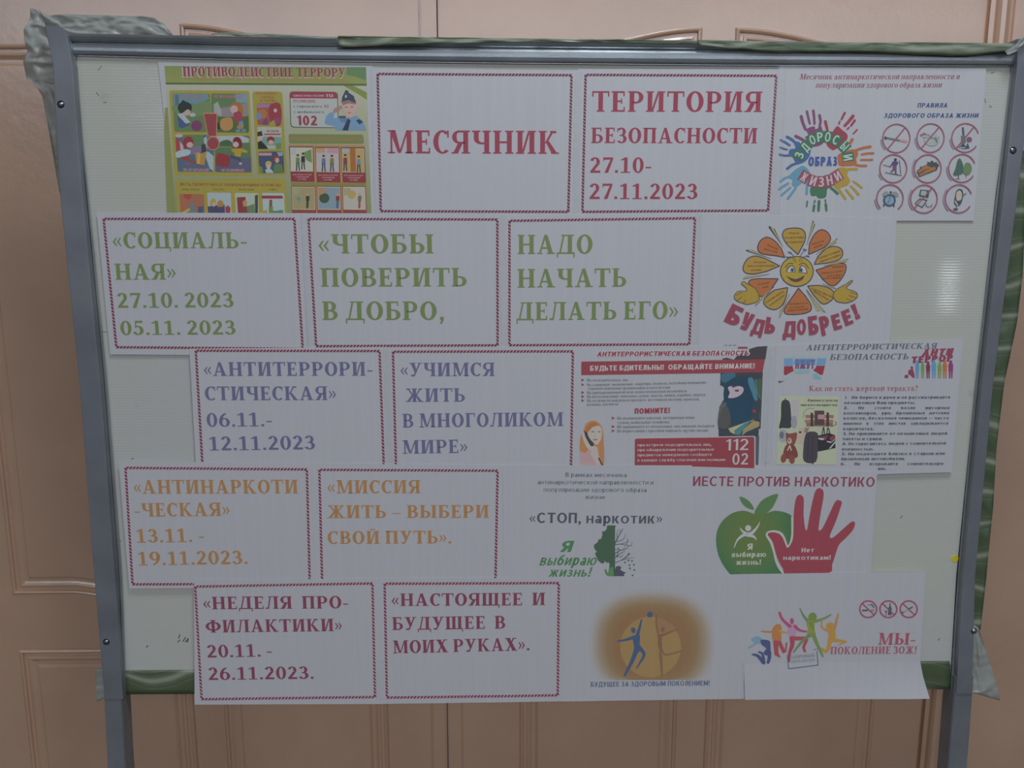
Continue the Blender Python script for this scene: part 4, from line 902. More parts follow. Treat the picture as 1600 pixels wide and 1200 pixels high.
arc_word([('З', 430, 775, -68), ('Д', 515, 670, -50), ('О', 610, 565, -26), ('Р', 715, 525, -10), ('О', 825, 525, 6), ('С', 940, 565, 24), ('Ы', 1065, 655, 47), ('И', 1110, 815, 84)], (170, 200, 190), None, 132, 78, .035)
s.text('ОБРАЗ', 555, 928, 958, 925, 128, (64, 92, 168), font='sans', bold=.085, name='center_word')
s.frame(1200, 210, 8.889)
s.part('arched_word')
for (x, y, r) in ((500, 590, 32), (620, 650, 16), (735, 665, 0), (850, 640, -14), (960, 580, -32)):
    a = math.radians(r); s.poly((150, 70, 92), [(x + u * math.cos(a) - v * math.sin(a), y + u * math.sin(a) + v * math.cos(a)) for u, v in ((-64, -84), (64, -84), (64, 78), (-64, 78))])
arc_word([('Ж', 500, 595, 32), ('И', 625, 648, 16), ('З', 735, 662, 0), ('Н', 848, 637, -14), ('И', 962, 580, -32)], (206, 186, 196), None, 132, 82, .035)
PK = (150, 78, 104)
def icon(fr, cx, cy, rx, ry, rot, slash, draw, a0=0, a1=360, tag_a=None):
    s.frame(*fr); s.part('round_icon')
    draw(cx, cy)
    s.ring(PK, cx, cy, rx, ry, 17, a0, a1, rot)
    if slash: s.line(PK, [slash[0], slash[1]], 17)
    if tag_a: s.ring((128, 116, 140), cx, cy, rx + 22, ry + 22, 24, tag_a[0], tag_a[1], rot, n=10)
DK = (62, 76, 92)
def d_cig(x, y): s.line((92, 106, 112), [(205, 535), (420, 575)], 24); s.line((178, 122, 124), [(420, 572), (495, 585)], 34); s.ell(DK, 208, 538, 20)
def d_syr(x, y): s.ell((138, 148, 152), 850, 560, 110, 90); s.line((96, 118, 128), [(740, 470), (900, 560)], 14); s.line((96, 118, 128), [(730, 530), (930, 555)], 10); s.line((166, 90, 104), [(700, 500), (745, 480)], 26); s.line((86, 104, 116), [(900, 540), (920, 600)], 22); s.line((110, 130, 138), [(920, 570), (950, 530)], 12)
def d_bot(x, y): s.line((70, 86, 100), [(1282, 400), (1290, 490)], 28); s.poly((84, 106, 112), [(1255, 510), (1310, 500), (1325, 590), (1290, 640), (1260, 600)]); s.ell((124, 78, 96), 1370, 560, 38, 36); s.poly(DK, [(1225, 670), (1280, 615), (1330, 660), (1345, 600), (1375, 680), (1300, 690)]); s.line((150, 170, 176), [(1245, 670), (1310, 675)], 14)
def d_ski(x, y): s.ell((54, 60, 86), 345, 840, 20); s.poly((70, 74, 122), [(300, 870), (350, 855), (390, 880), (355, 930), (310, 940)]); s.line((70, 74, 122), [(310, 880), (280, 930), (265, 935)], 16); s.line((112, 74, 110), [(320, 930), (325, 975), (285, 1005)], 30, 18); s.line((112, 74, 110), [(345, 935), (350, 1025)], 30, 20); s.line(DK, [(205, 1018), (430, 1060)], 9); s.line(DK, [(270, 1030), (380, 1045)], 8); s.line(DK, [(400, 850), (420, 1035)], 8); s.line(DK, [(175, 910), (270, 938)], 7)
def d_car(x, y): s.line(DK, [(670, 1010), (760, 945), (920, 920)], 60, 60); s.line(DK, [(680, 1055), (780, 1010), (900, 960)], 44, 60); s.line((186, 118, 62), [(672, 1008), (760, 948), (830, 930)], 34, 62); s.line((186, 118, 62), [(684, 1052), (780, 1005), (880, 960)], 24, 50); s.poly((66, 78, 84), [(780, 920), (790, 865), (820, 880), (850, 850), (880, 880), (925, 870), (905, 900), (930, 930), (840, 950)]); s.ell((76, 96, 86), 700, 955, 18, 22)
def d_tre(x, y): s.poly((66, 106, 92), [(1240, 822), (1280, 900), (1295, 990), (1260, 1040), (1150, 1055), (1180, 960), (1205, 860)], 3); s.poly((96, 128, 82), [(1335, 880), (1385, 900), (1405, 970), (1370, 1040), (1310, 1045), (1285, 1000), (1305, 910)], 4); s.line(DK, [(1220, 1050), (1218, 1105)], 10); s.line(DK, [(1328, 1045), (1325, 1085)], 8); s.line(DK, [(1180, 1105), (1240, 1108)], 6)
FA, FB = (1360, 155, 8.889), (1360, 220, 8.889)
icon(FA, 358, 545, 188, 198, 12, ((480, 395), (235, 695)), d_cig, tag_a=(125, 165))
icon(FA, 832, 540, 188, 200, 12, ((955, 385), (700, 690)), d_syr, tag_a=(125, 170))
icon(FA, 1315, 538, 186, 200, 12, ((1440, 380), (1185, 690)), d_bot, 22, 330, tag_a=(125, 165))
icon(FA, 315, 965, 186, 195, 12, None, d_ski, tag_a=(125, 150))
icon(FA, 793, 965, 186, 195, 12, None, d_car, tag_a=(135, 205))
icon(FA, 1268, 960, 184, 195, 12, None, d_tre, 20, 328, tag_a=(120, 175))
def d_clk(x, y): s.ell((60, 92, 120), 262, 825, 88, 85); s.ell((112, 148, 176), 262, 828, 62, 60); s.ell((120, 124, 132), 205, 735, 45, 28, -30); s.ell((120, 124, 132), 345, 740, 45, 30, 30); s.line(DK, [(262, 828), (235, 865)], 9); s.line(DK, [(262, 828), (270, 775)], 9); s.line((60, 92, 120), [(180, 900), (195, 880)], 22); s.line((60, 92, 120), [(325, 905), (310, 880)], 22); s.ell(DK, 280, 715, 16)
def d_pc(x, y): s.poly(DK, [(690, 678), (820, 690), (800, 790), (670, 765)]); s.poly((130, 158, 150), [(705, 692), (780, 700), (765, 770), (690, 752)]); s.poly(DK, [(610, 870), (680, 800), (790, 820), (720, 930)]); s.poly((146, 154, 160), [(625, 872), (688, 818), (768, 835), (712, 915)]); s.line(DK, [(770, 870), (775, 910), (840, 915), (850, 880)], 8, sm=3)
def d_nut(x, y): s.poly(DK, [(1170, 780), (1190, 700), (1230, 668), (1275, 690), (1285, 770), (1250, 880), (1200, 900), (1160, 860)], 3); s.poly((176, 154, 140), [(1185, 770), (1200, 710), (1240, 690), (1268, 740), (1255, 820), (1200, 830)], 3); s.line((160, 166, 170), [(1175, 840), (1205, 890)], 20); s.line(DK, [(1290, 755), (1325, 730)], 10); s.line(DK, [(1190, 900), (1190, 945)], 8); s.ell(DK, 1180, 950, 34, 14)
icon(FB, 268, 800, 183, 190, 12, None, d_clk, 122, 400, tag_a=(125, 165))
icon(FB, 740, 808, 184, 195, 12, ((855, 655), (600, 945)), d_pc, tag_a=(125, 205))
icon(FB, 1222, 805, 184, 195, 12, None, d_nut, 20, 328, tag_a=(120, 205))
s.frame(0, 0, 1); s.done()
# 3: the smiling flower
s = Sheet([(1093, 333), (1401, 342), (1389, 552), (1090, 552)], 1, 3, 'sheet with a smiling yellow flower over the red words Будь добрее', W2)
s.frame(1120, 340, 6.6667)
OR, YE, OUT, GL = (188, 108, 60), (182, 148, 62), (62, 60, 80), (158, 160, 92)
pet = [(YE, [(845, 385), (735, 285), (685, 200), (700, 135), (760, 112), (860, 112), (915, 150), (920, 230), (890, 300)]),
       (OR, [(955, 385), (965, 270), (1020, 170), (1090, 125), (1160, 160), (1185, 230), (1130, 300), (1050, 345)]),
       (YE, [(1015, 487), (1050, 410), (1130, 330), (1210, 300), (1290, 320), (1312, 380), (1270, 440), (1150, 475)]),
       (OR, [(1032, 548), (1150, 510), (1250, 478), (1335, 485), (1345, 540), (1310, 620), (1240, 700), (1180, 705), (1110, 650)]),
       (YE, [(945, 712), (1060, 705), (1160, 730), (1220, 780), (1205, 850), (1130, 900), (1080, 885), (1010, 810)]),
       (OR, [(850, 735), (925, 820), (980, 910), (975, 970), (900, 1000), (790, 1010), (715, 1000), (705, 950), (770, 850)]),
       (YE, [(738, 728), (725, 810), (690, 900), (620, 955), (540, 945), (488, 890), (510, 830), (600, 755)]),
       (OR, [(640, 637), (590, 710), (530, 790), (455, 820), (410, 780), (335, 690), (350, 650), (430, 635)]),
       (YE, [(655, 503), (520, 560), (380, 588), (290, 570), (275, 510), (320, 430), (400, 400), (500, 425)]),
       (OR, [(708, 415), (600, 395), (470, 375), (425, 325), (450, 245), (520, 203), (600, 240), (670, 320)])]
for c, pts in pet:
    s.part('petal'); tip = pts[0]; body = smooth(pts[1:], 4, False)
    allp = [tip] + body
    s.poly(c, allp); s.line(OUT, allp + [tip], 11, caps=False)
for a in ([(545, 88), (600, 120), (690, 305)], [(1003, 30), (1020, 75), (935, 290)], [(1258, 215), (1240, 260), (1035, 385)], [(1372, 430), (1340, 465), (1115, 505)], [(305, 340), (360, 335), (570, 430)], [(275, 640), (290, 612), (545, 588)],
          [(398, 925), (415, 870), (595, 720)], [(652, 1050), (650, 980), (757, 795)], [(1130, 990), (1080, 970), (930, 745)], [(1065, 975), (1035, 970), (935, 760)], [(1240, 740), (1200, 720), (1100, 690)]):
    s.part('ray'); t, q, e = a; s.poly(OUT, [(t[0] - 4, t[1] - 4), (q[0] + 4, q[1]), e, (2 * t[0] - q[0] - 0, t[1] + 0) if False else (t[0] + (e[0] - t[0]) * .04 - 8, t[1] + (e[1] - t[1]) * .10)])
    s.line(GL, [((t[0] + q[0]) / 2, (t[1] + q[1]) / 2), e], 20, 3, caps=False); s.line(OUT, [t, e], 4, caps=False)
s.part('face'); s.ell(OUT, 833, 560, 176, 161, n=40); s.ell((188, 162, 56), 833, 560, 166, 151, n=40)
for ax, kx in ((785, 1), (888, -1)): pass
s.poly((60, 64, 84), smooth([(722, 568), (735, 525), (780, 495), (812, 525), (818, 572)], 4, False)); s.poly((190, 196, 204), smooth([(732, 566), (745, 532), (780, 506), (804, 530), (808, 566)], 4, False)); s.ell((60, 74, 108), 785, 545, 17, 20)
s.poly((60, 64, 84), smooth([(850, 572), (862, 520), (890, 497), (930, 530), (942, 585)], 4, False)); s.poly((190, 196, 204), smooth([(858, 567), (870, 525), (890, 506), (922, 532), (932, 576)], 4, False)); s.ell((60, 74, 108), 877, 548, 17, 20)
s.line(OUT, [(712, 520), (750, 478), (795, 480)], 8, sm=4); s.line(OUT, [(855, 490), (910, 475), (955, 530)], 8, sm=4)
s.poly((92, 60, 66), smooth([(740, 618), (820, 645), (905, 612), (885, 650), (825, 672), (770, 655)], 4)); s.line(OUT, [(728, 612), (820, 645), (912, 605)], 7, sm=4)
for a in ([(825, 470), (800, 400), (755, 362)], [(860, 460), (880, 380), (930, 330)], [(810, 460), (780, 410), (725, 415)], [(880, 460), (900, 410), (950, 402)]): s.line(OUT, a, 5, sm=4)
for x, y, r in ((758, 364, 20), (915, 335, 20), (735, 415, -5), (945, 403, 5)): s.line((70, 86, 120), [(x - 12, y - 5), (x + 14, y + 4)], 14)
s.part('hand'); HL = [(255, 690), (275, 665), (320, 690), (400, 740), (440, 815), (425, 870), (330, 903), (275, 893), (215, 870), (178, 830), (215, 770), (300, 765), (305, 735)]
HR = [(1412, 665), (1395, 655), (1350, 690), (1250, 745), (1210, 810), (1245, 870), (1300, 885), (1350, 888), (1410, 870), (1460, 830), (1462, 795), (1430, 765), (1360, 745), (1350, 725)]
for Hh, ln in ((HL, ([(200, 810), (260, 780)], [(215, 860), (260, 825)], [(275, 890), (300, 860)])), (HR, ([(1465, 800), (1390, 775)], [(1450, 838), (1375, 810)], [(1400, 868), (1350, 845)]))):
    s.part('hand'); P = smooth(Hh, 3); s.poly((182, 154, 56), P); s.line(OUT, P + [P[0]], 7, caps=False)
    for l in ln: s.line(OUT, l, 6)
s.part('petal_text')
PT = (120, 92, 58)
for t, x0, y0, x1, y1 in (('Помоги', 750, 168, 855, 168), ('пожилому', 710, 215, 905, 210), ('и зверушке', 725, 262, 895, 256), ('Звони', 990, 285, 1115, 245), ('близким', 1015, 315, 1100, 285), ('Сделай что нибудь', 1060, 430, 1290, 350), ('хорошее и доброе', 1070, 468, 1290, 390),
                          ('Обними', 1200, 520, 1320, 512), ('Улыбнись соседям', 1085, 585, 1310, 560), ('ещё раз', 1150, 612, 1300, 600), ('Спасибо и прощай', 1090, 640, 1290, 628), ('Сделай', 430, 700, 545, 680), ('Добавь', 480, 735, 540, 720),
                          ('Помогай', 525, 290, 630, 330), ('животным', 490, 330, 625, 365), ('Посети', 385, 470, 510, 472), ('благотворительный', 320, 510, 600, 505), ('концерт', 355, 552, 468, 548), ('Сделай жизнь', 510, 890, 700, 770), ('в своем доме', 555, 920, 705, 810),
                          ('Вспомни что то', 755, 905, 945, 895), ('и сохрани', 760, 945, 910, 930), ('доброе внутри', 735, 975, 950, 955), ('Сделай другим', 985, 740, 1200, 830), ('приятное', 1000, 765, 1160, 860)):
    s.text(t, x0, y0, x1, y1, 17, PT, font='sans', bold=.03, name=None)
s.frame(1120, 420, 6.6667)
for txt in ([('Б', 180, 485, 25, 150, 205), ('У', 312, 550, 20, 105, 185), ('Д', 425, 588, 12, 120, 190), ('Ь', 553, 590, 6, 105, 170)], [('Д', 745, 612, -2, 130, 195), ('О', 875, 605, -3, 95, 160), ('Б', 998, 588, -8, 105, 195), ('Р', 1118, 590, -14, 100, 205), ('Е', 1240, 552, -17, 90, 165), ('Е', 1352, 505, -22, 90, 165), ('!', 1438, 445, -25, 50, 165)]):
    s.part('arched_word')
    for ch, cx, cy, rot, w_, h_ in txt:
        a = math.radians(rot); ux, uy = math.cos(a), math.sin(a); vx, vy = math.sin(a), -math.cos(a)
        bx, by = cx - vx * h_ / 2 - ux * w_ / 2, cy - vy * h_ / 2 - uy * w_ / 2
        s.text(ch, bx, by, bx + ux * w_, by + uy * w_, h_ * (.84 if ch == 'Д' else 1), (150, 62, 86), font='sans', bold=.075, name=None)
s.frame(0, 0, 1); s.done()

# 4: vigilance poster
s = Sheet([(903, 542), (1204, 540), (1196, 740), (900, 740)], 2, 2, 'poster with a masked man, a woman on the phone and red warning bars', W3)
s.part('photo_strip'); s.frame(1050, 535, 8.889)
s.poly((62, 58, 66), [(700, 225), (760, 212), (860, 240), (900, 190), (1050, 100), (1180, 60), (1328, 48), (1296, 235), (700, 240)])
s.text('▬ ▬ ▬' if False else '---', 725, 68, 890, 66, 60, (88, 96, 110), font='sans', bold=.05, name=None)
s.rect((150, 64, 78), 915, 60, 1050, 90)
s.poly((52, 66, 76), [(672, 420), (1262, 415), (1230, 1200), (640, 1200), (655, 900), (725, 780), (722, 600), (668, 600)])
s.poly((54, 108, 140), [(690, 440), (870, 425), (870, 500), (820, 540), (700, 550)], 3); s.poly((44, 72, 94), [(672, 540), (740, 560), (880, 480), (1060, 470), (1080, 600), (750, 640)], 3)
s.poly((38, 72, 98), [(725, 640), (770, 560), (900, 480), (1060, 490), (1150, 560), (1160, 700), (1080, 1060), (960, 1170), (840, 1150), (790, 960), (730, 830), (715, 740)], 4)
s.poly((64, 126, 158), [(1055, 500), (1120, 495), (1160, 620), (1190, 800), (1140, 790), (1110, 700), (1070, 600)], 3); s.poly((60, 92, 74), [(1150, 510), (1250, 500), (1235, 790), (1180, 700)]); s.line((96, 128, 96), [(1160, 520), (1180, 680), (1230, 790)], 8, sm=3)
s.poly((186, 144, 162), [(775, 630), (820, 605), (850, 625), (920, 605), (985, 625), (990, 680), (950, 730), (870, 768), (780, 768), (800, 700)], 4); s.poly((90, 70, 84), [(870, 660), (930, 655), (920, 685), (885, 685)], 3); s.poly((92, 62, 80), [(820, 605), (850, 632), (890, 612), (850, 600)])
s.poly((78, 84, 84), [(660, 900), (770, 840), (830, 1080), (800, 1200), (640, 1200)], 3); s.poly((94, 98, 94), [(690, 1040), (740, 1000), (760, 1080), (700, 1090)], 3); s.poly((52, 62, 70), [(1120, 840), (1215, 850), (1225, 1000), (1130, 960)]); s.ell((160, 54, 78), 1142, 955, 28, 22)
s.poly((92, 96, 84), [(1100, 1020), (1220, 960), (1220, 1060), (1120, 1080)]); s.poly((46, 96, 148), [(860, 1100), (1000, 1080), (960, 1140), (870, 1150)], 3)
s.frame(1040, 620, 8.889)
s.poly((52, 66, 80), [(735, 330), (880, 120), (1310, 100), (1290, 560), (735, 555)]); s.poly((38, 76, 104), [(850, 60), (1200, 60), (1190, 260), (1100, 360), (950, 390), (900, 280)], 3); s.poly((70, 74, 74), [(770, 200), (850, 130), (900, 280), (880, 420), (740, 420)], 3)
s.poly((164, 158, 112), [(870, 440), (1150, 340), (1240, 310), (1060, 420), (960, 520), (900, 490)]); s.poly((64, 132, 142), [(950, 470), (1090, 370), (1200, 320), (1090, 440), (1030, 530), (960, 525)]); s.poly((150, 136, 88), [(1080, 450), (1220, 330), (1305, 350), (1300, 410), (1120, 490), (1060, 540)]); s.ell((164, 54, 78), 1230, 198, 26, 22)
s.poly((66, 84, 96), [(1250, 560), (1300, 540), (1288, 945), (1240, 945)])
s.part('red_bar'); s.frame(0, 0, 1)
s.poly((150, 58, 70), [(908.5, 565), (1195, 561.5), (1191.5, 582), (908, 586)])
s.part('red_box'); s.rrect((190, 160, 164), [(1128.5 - 136, 684), (1180.5, 681), (1180.5, 746), (991.5, 746)], 3); s.rrect((150, 58, 70), [(992, 685.2), (1178.6, 682.5), (1178.6, 746), (991.5, 746)], 3)
s.frame(0, 0, 1)
s.text('АНТИТЕРРОРИСТИЧЕСКАЯ БЕЗОПАСНОСТЬ', 931.5, 557.8, 1171, 555.6, 9.4, (204, 200, 206), font='sans', bold=.11, slant=.2)
s.text('АНТИТЕРРОРИСТИЧЕСКАЯ БЕЗОПАСНОСТЬ', 932.5, 557, 1169, 555, 7.4, (158, 52, 76), font='sans', bold=.055, slant=.2, name=None)
s.text('БУДЬТЕ БДИТЕЛЬНЫ!  ОБРАЩАЙТЕ ВНИМАНИЕ!', 922, 579.5, 1179, 575.5, 8.0, (200, 190, 192), font='sans', bold=.05)
TB = (84, 88, 100)
L = [(917, 596, 981, 595.4, 'На подозрительных лиц', 1), (917, 603.3, 1103, 599.3, 'На сдаваемые (нанимаемые) квартиры, подвалы, подсобные помещения', 1), (917, 609, 1049, 607, '(странное поведение проживающих и посетителей)', 0),
     (917, 615.6, 1073, 612.6, 'На припаркованные вблизи домов незнакомые автомобили', 1), (917, 621.8, 1102, 618.4, 'На бесхозные вещи: чемоданы, сумки, пакеты, мешки, коробки, свертки', 1), (917, 628, 1093, 625.2, 'На наличие на найденном предмете: источников питания, проводов,', 1), (916.5, 634, 966, 633, 'антенны, изоленты', 0),
     (964, 655.4, 1085, 654, 'Не поднимайте забытые, потерянные вещи', 2), (963, 662.2, 1048, 661, '(сумки, мобильные телефоны)', 0), (964, 668.8, 1116, 667, 'Не принимайте от незнакомых лиц никаких подарков', 2), (964, 675.4, 1106, 674, 'Не берите вещи с просьбой передать другим людям', 2)]
for x0, y0, x1, y1, t, b_ in L:
    s.text(t, x0, y0, x1, y1, 4.3, TB, font='serif')
    if b_:
        bx = x0 - (8.5 if b_ == 1 else 8); s.poly((128, 62, 86), [(bx, y0 - 4.6), (bx + 4.6, y0 - 2.3), (bx, y0)])
s.text('ПОМНИТЕ!', 991.5, 646.4, 1046.5, 645, 8.2, (158, 50, 70), font='sans', bold=.06)
for t, y, x1 in (('при встрече подозрительных лиц,', 697.4, 1111.5), ('при обнаружении подозрительных', 705, 1115.5), ('предметов немедленно сообщите', 713, 1112), ('в единую службу спасения или полицию', 721, 1133.5)): s.text(t, 996, y, x1, y - 1, 4.4, (204, 170, 174), font='sans', bold=.035)
s.text('112', 1133.5, 703.6, 1169, 703, 17.5, (196, 188, 194), font='sans', bold=.01, name='phone_number'); s.text('02', 1144, 726, 1168.5, 725.5, 17.5, (196, 188, 194), font='sans', bold=.01, name='phone_number')
s.part('woman_on_phone'); s.frame(890, 620, 10)
s.poly((188, 126, 72), smooth([(165, 640), (210, 560), (250, 430), (320, 380), (400, 375), (470, 420), (515, 500), (530, 640), (540, 900), (530, 1080), (460, 1060), (440, 800), (300, 900), (170, 880)], 3))
s.poly((194, 156, 148), smooth([(290, 560), (340, 470), (440, 450), (500, 500), (500, 620), (470, 700), (420, 750), (350, 710), (300, 640)], 4)); s.poly((184, 112, 62), smooth([(240, 540), (290, 440), (380, 400), (450, 440), (350, 480), (300, 540)], 3))
s.poly((190, 126, 132), [(160, 850), (250, 880), (300, 800), (430, 780), (430, 880), (500, 1100), (160, 1100)], 0); s.poly((192, 158, 150), smooth([(195, 600), (260, 600), (310, 660), (330, 760), (420, 780), (430, 860), (330, 840), (250, 760)], 3)); s.poly((190, 152, 150), [(330, 760), (420, 790), (480, 1000), (440, 1080), (330, 900)])
s.poly((60, 58, 66), smooth([(215, 545), (260, 545), (310, 650), (380, 730), (350, 775), (310, 740), (240, 610)], 3)); s.line((58, 56, 66), [(455, 960), (520, 1080)], 22)
s.ell((112, 90, 94), 362, 545, 26, 10, 5); s.ell((112, 90, 94), 462, 545, 22, 10); s.ell((164, 92, 98), 402, 668, 38, 13); s.ell((170, 128, 124), 404, 610, 14, 8); s.line((196, 162, 156), [(210, 560), (240, 690)], 40)
s.frame(0, 0, 1); s.done()

# 5: how not to become a victim
s = Sheet([(1204, 540), (1505, 531), (1487, 738), (1196, 746)], 2, 3, 'sheet with a small picture of a teddy bear and bags beside six numbered rules', W3)
DB = (78, 86, 104)
s.text('АНТИТЕРРОРИСТИЧЕСКАЯ', 1259, 547.5, 1463, 544.5, 8.6, DB, slant=.2); s.text('БЕЗОПАСНОСТЬ', 1296, 562.5, 1419, 561.3, 9, DB, slant=.2)
s.text('Как не стать жертвой теракта?', 1264, 611, 1434, 610.5, 8.2, (160, 66, 84))
s.part('flag_emblem'); s.frame(1200, 530, 10)
s.grad((140, 146, 154), (120, 156, 172), [(300, 220), (900, 220), (910, 300), (250, 300)], 4)
s.poly((92, 142, 190), [(250, 300), (385, 300), (392, 350), (385, 420), (250, 425)]); s.poly((158, 52, 66), [(250, 425), (385, 418), (392, 470), (412, 488), (270, 565), (248, 545)]); s.poly((92, 142, 190), [(768, 300), (912, 300), (890, 420), (752, 415)]); s.poly((158, 52, 66), [(752, 415), (888, 418), (855, 555), (820, 558), (705, 485), (745, 450)])
s.poly((88, 130, 186), [(420, 310), (745, 310), (735, 400), (640, 405), (400, 385)]); s.text('НЖУТ', 425, 462, 720, 462, 140, (116, 66, 112), font='sans', bold=.08, name=None); s.text('НЖУТ', 425, 395, 735, 395, 85, (78, 112, 176), font='sans', bold=.08, name=None)
s.poly((104, 164, 176), [(425, 500), (500, 478), (650, 485), (620, 525), (440, 535)], 3); s.poly((96, 160, 184), [(700, 535), (760, 540), (840, 610), (835, 628), (720, 622)]); s.poly((116, 164, 180), [(250, 628), (325, 570), (310, 628)]); s.poly((90, 72, 92), [(155, 652), (260, 655), (170, 688)])
s.part('crowd_emblem'); s.frame(1350, 530, 10)
s.text('АНТИ', 895, 265, 1375, 250, 110, (148, 58, 84), font='sans', bold=.09, slant=.25, name=None); s.text('ТЕРРОР', 735, 378, 1380, 345, 105, (138, 56, 84), font='sans', bold=.09, slant=.1, name=None)
for x, y0, c, w in ((830, 350, (72, 146, 196), 60), (915, 370, (100, 152, 66), 56), (1000, 365, (134, 48, 82), 66), (1090, 345, (76, 148, 196), 74), (1180, 375, (112, 152, 66), 66), (1262, 350, (190, 108, 60), 70), (1355, 350, (142, 56, 112), 76)):
    s.ell(c, x, y0 + 5, w * .32, 26); s.poly(c, [(x - w / 2, y0 + 45), (x - w * .3, y0 + 25), (x + w * .3, y0 + 25), (x + w / 2, y0 + 45), (x + w * .45, 500), (x - w * .45, 500)]); s.poly(c, [(x - w * .42, 500), (x - w * .05, 500), (x - w * .1, 612), (x - w * .34, 612)]); s.poly(c, [(x + w * .05, 500), (x + w * .42, 500), (x + w * .34, 612), (x + w * .1, 612)])
s.ell((142, 56, 90), 745, 440, 18, 20); s.poly((142, 56, 90), [(690, 485), (760, 455), (785, 540), (790, 600), (760, 600), (720, 560), (690, 545)]); s.ell((142, 56, 90), 662, 582, 32, 28)
# picture with bags
s.part('bags_picture'); s.frame(1200, 610, 8.889)
s.poly((146, 160, 132), [(150, 80), (988, 85), (940, 1032), (115, 1028)])
s.poly((150, 150, 158), [(325, 130), (432, 130), (420, 380), (325, 370)]); s.poly((52, 58, 64), smooth([(185, 170), (240, 130), (300, 165), (318, 330), (320, 510), (200, 520), (150, 520), (178, 380)], 3)); s.line((52, 58, 64), [(240, 115), (240, 145)], 16); s.ell((120, 124, 138), 360, 440, 44, 90); s.ell((122, 134, 146), 205, 630, 62, 95); s.ell((86, 92, 106), 190, 620, 30, 50)
s.poly((160, 144, 128), [(420, 520), (575, 515), (560, 600), (500, 620), (490, 750), (400, 745)]); s.poly((126, 106, 94), [(510, 520), (575, 515), (540, 600), (500, 580)]); s.ell((66, 54, 52), 445, 580, 20, 14)
s.rect((140, 98, 84), 520, 340, 910, 385); s.rect((146, 104, 88), 510, 405, 905, 450); s.rect((130, 90, 78), 530, 450, 900, 500); s.rect((60, 54, 58), 590, 310, 625, 500); s.rect((60, 54, 58), 810, 305, 845, 500); s.rect((76, 60, 62), 645, 280, 780, 480); s.rect((186, 110, 118), 690, 335, 785, 400); s.line((120, 116, 96), [(490, 380), (500, 300), (560, 250), (640, 255)], 8, sm=4); s.line((70, 66, 62), [(880, 500), (945, 470), (930, 430)], 9, sm=4)
s.poly((62, 58, 70), smooth([(520, 610), (600, 570), (690, 600), (690, 760), (665, 990), (500, 985), (490, 800)], 3)); s.line((50, 46, 56), [(560, 620), (545, 960)], 8); s.line((50, 46, 56), [(620, 620), (610, 960)], 8); s.line((46, 46, 52), [(620, 990), (622, 1020)], 14)
s.poly((44, 46, 54), [(690, 630), (840, 590), (930, 620), (935, 800), (690, 850)]); s.poly((128, 58, 80), [(740, 640), (830, 620), (800, 690), (720, 655)]); s.poly((190, 192, 198), [(700, 655), (785, 670), (760, 692), (695, 675)]); s.poly((150, 56, 74), [(850, 650), (925, 620), (920, 670), (870, 705)]); s.poly((190, 192, 198), [(815, 700), (880, 712), (925, 670), (920, 690), (870, 730), (815, 715)]); s.poly((140, 146, 148), [(840, 810), (930, 700), (930, 730), (870, 805)])
s.line((52, 54, 60), [(745, 640), (770, 510), (785, 640)], 14, sm=4); s.line((52, 54, 60), [(815, 620), (830, 515), (860, 600)], 14, sm=4)
s.part('teddy_picture')
s.poly((132, 68, 62), smooth([(260, 610), (385, 590), (400, 640), (370, 740), (320, 770), (260, 740), (250, 660)], 3)); s.ell((132, 68, 62), 265, 610, 22, 22); s.ell((132, 68, 62), 380, 605, 24, 24)
s.poly((126, 60, 56), smooth([(240, 770), (310, 745), (370, 770), (410, 870), (400, 930), (280, 950), (210, 900)], 3)); s.ell((136, 66, 62), 215, 940, 40, 65, 10); s.ell((136, 66, 62), 330, 955, 40, 65, -5); s.ell((180, 140, 122), 298, 700, 32, 42); s.ell((60, 40, 42), 290, 690, 10, 10); s.line((176, 160, 140), [(300, 765), (270, 830)], 16); s.line((176, 160, 140), [(300, 765), (322, 830)], 16)
s.text('Взрывные устройства', 548, 152, 962, 155, 34, (70, 78, 62), font='sans', bold=.05, slant=.2, name='caption'); s.text('чаще всего маскируют под', 445, 215, 955, 215, 32, (60, 68, 54), font='sans', bold=.05, slant=.2, name=None)
s.frame(1300, 610, 8)
ck = (70, 78, 94)
for y0, y1, ws in ((102, 98, [('1.', 160, 185), ('Не берите в руки и не рассматривайте', 245, 1478)]), (168, 165, [('незнакомые Вам предметы.', 150, 1035)]), (232, 230, [('2.', 146, 200), ('Не', 328, 400), ('стойте', 530, 735), ('возле', 862, 1038), ('мусорных', 1165, 1470)]),
                   (298, 294, [('контейнеров,', 144, 562), ('урн,', 618, 745), ('брошенных', 798, 1160), ('детских', 1212, 1465)]), (360, 358, [('колясок, бесхозных чемоданов — часто', 142, 1460)]), (426, 423, [('именно', 140, 368), ('в', 430, 455), ('этих', 518, 645), ('местах', 708, 920), ('закладывается', 980, 1450)]),
                   (492, 491, [('взрывчатка.', 138, 520)]), (555, 549, [('3. Не принимайте от незнакомых людей', 134, 1436)]), (618, 616, [('пакеты и сумки.', 132, 632)]), (682, 672, [('4. Остерегайтесь людей с сомнительной', 126, 1422)]), (747, 745, [('внешностью.', 122, 520)]),
                   (808, 800, [('5. Не подходите близко к старым или', 120, 1405)]), (868, 864, [('брошенным автомобилям.', 112, 912)]), (932, 927, [('6.', 106, 160), ('Не', 278, 350), ('вскрывайте', 468, 822), ('сомнительную', 942, 1392)]), (990, 990, [('ию.', 572, 680)])):
    s.part('text_line'); 
    for t, a, c in ws: s.text(t, a, y0 + (y1 - y0) * a / 1450, c, y0 + (y1 - y0) * c / 1450, 33, ck, font='sans', bold=.045, name=None)
s.frame(0, 0, 1); s.done()

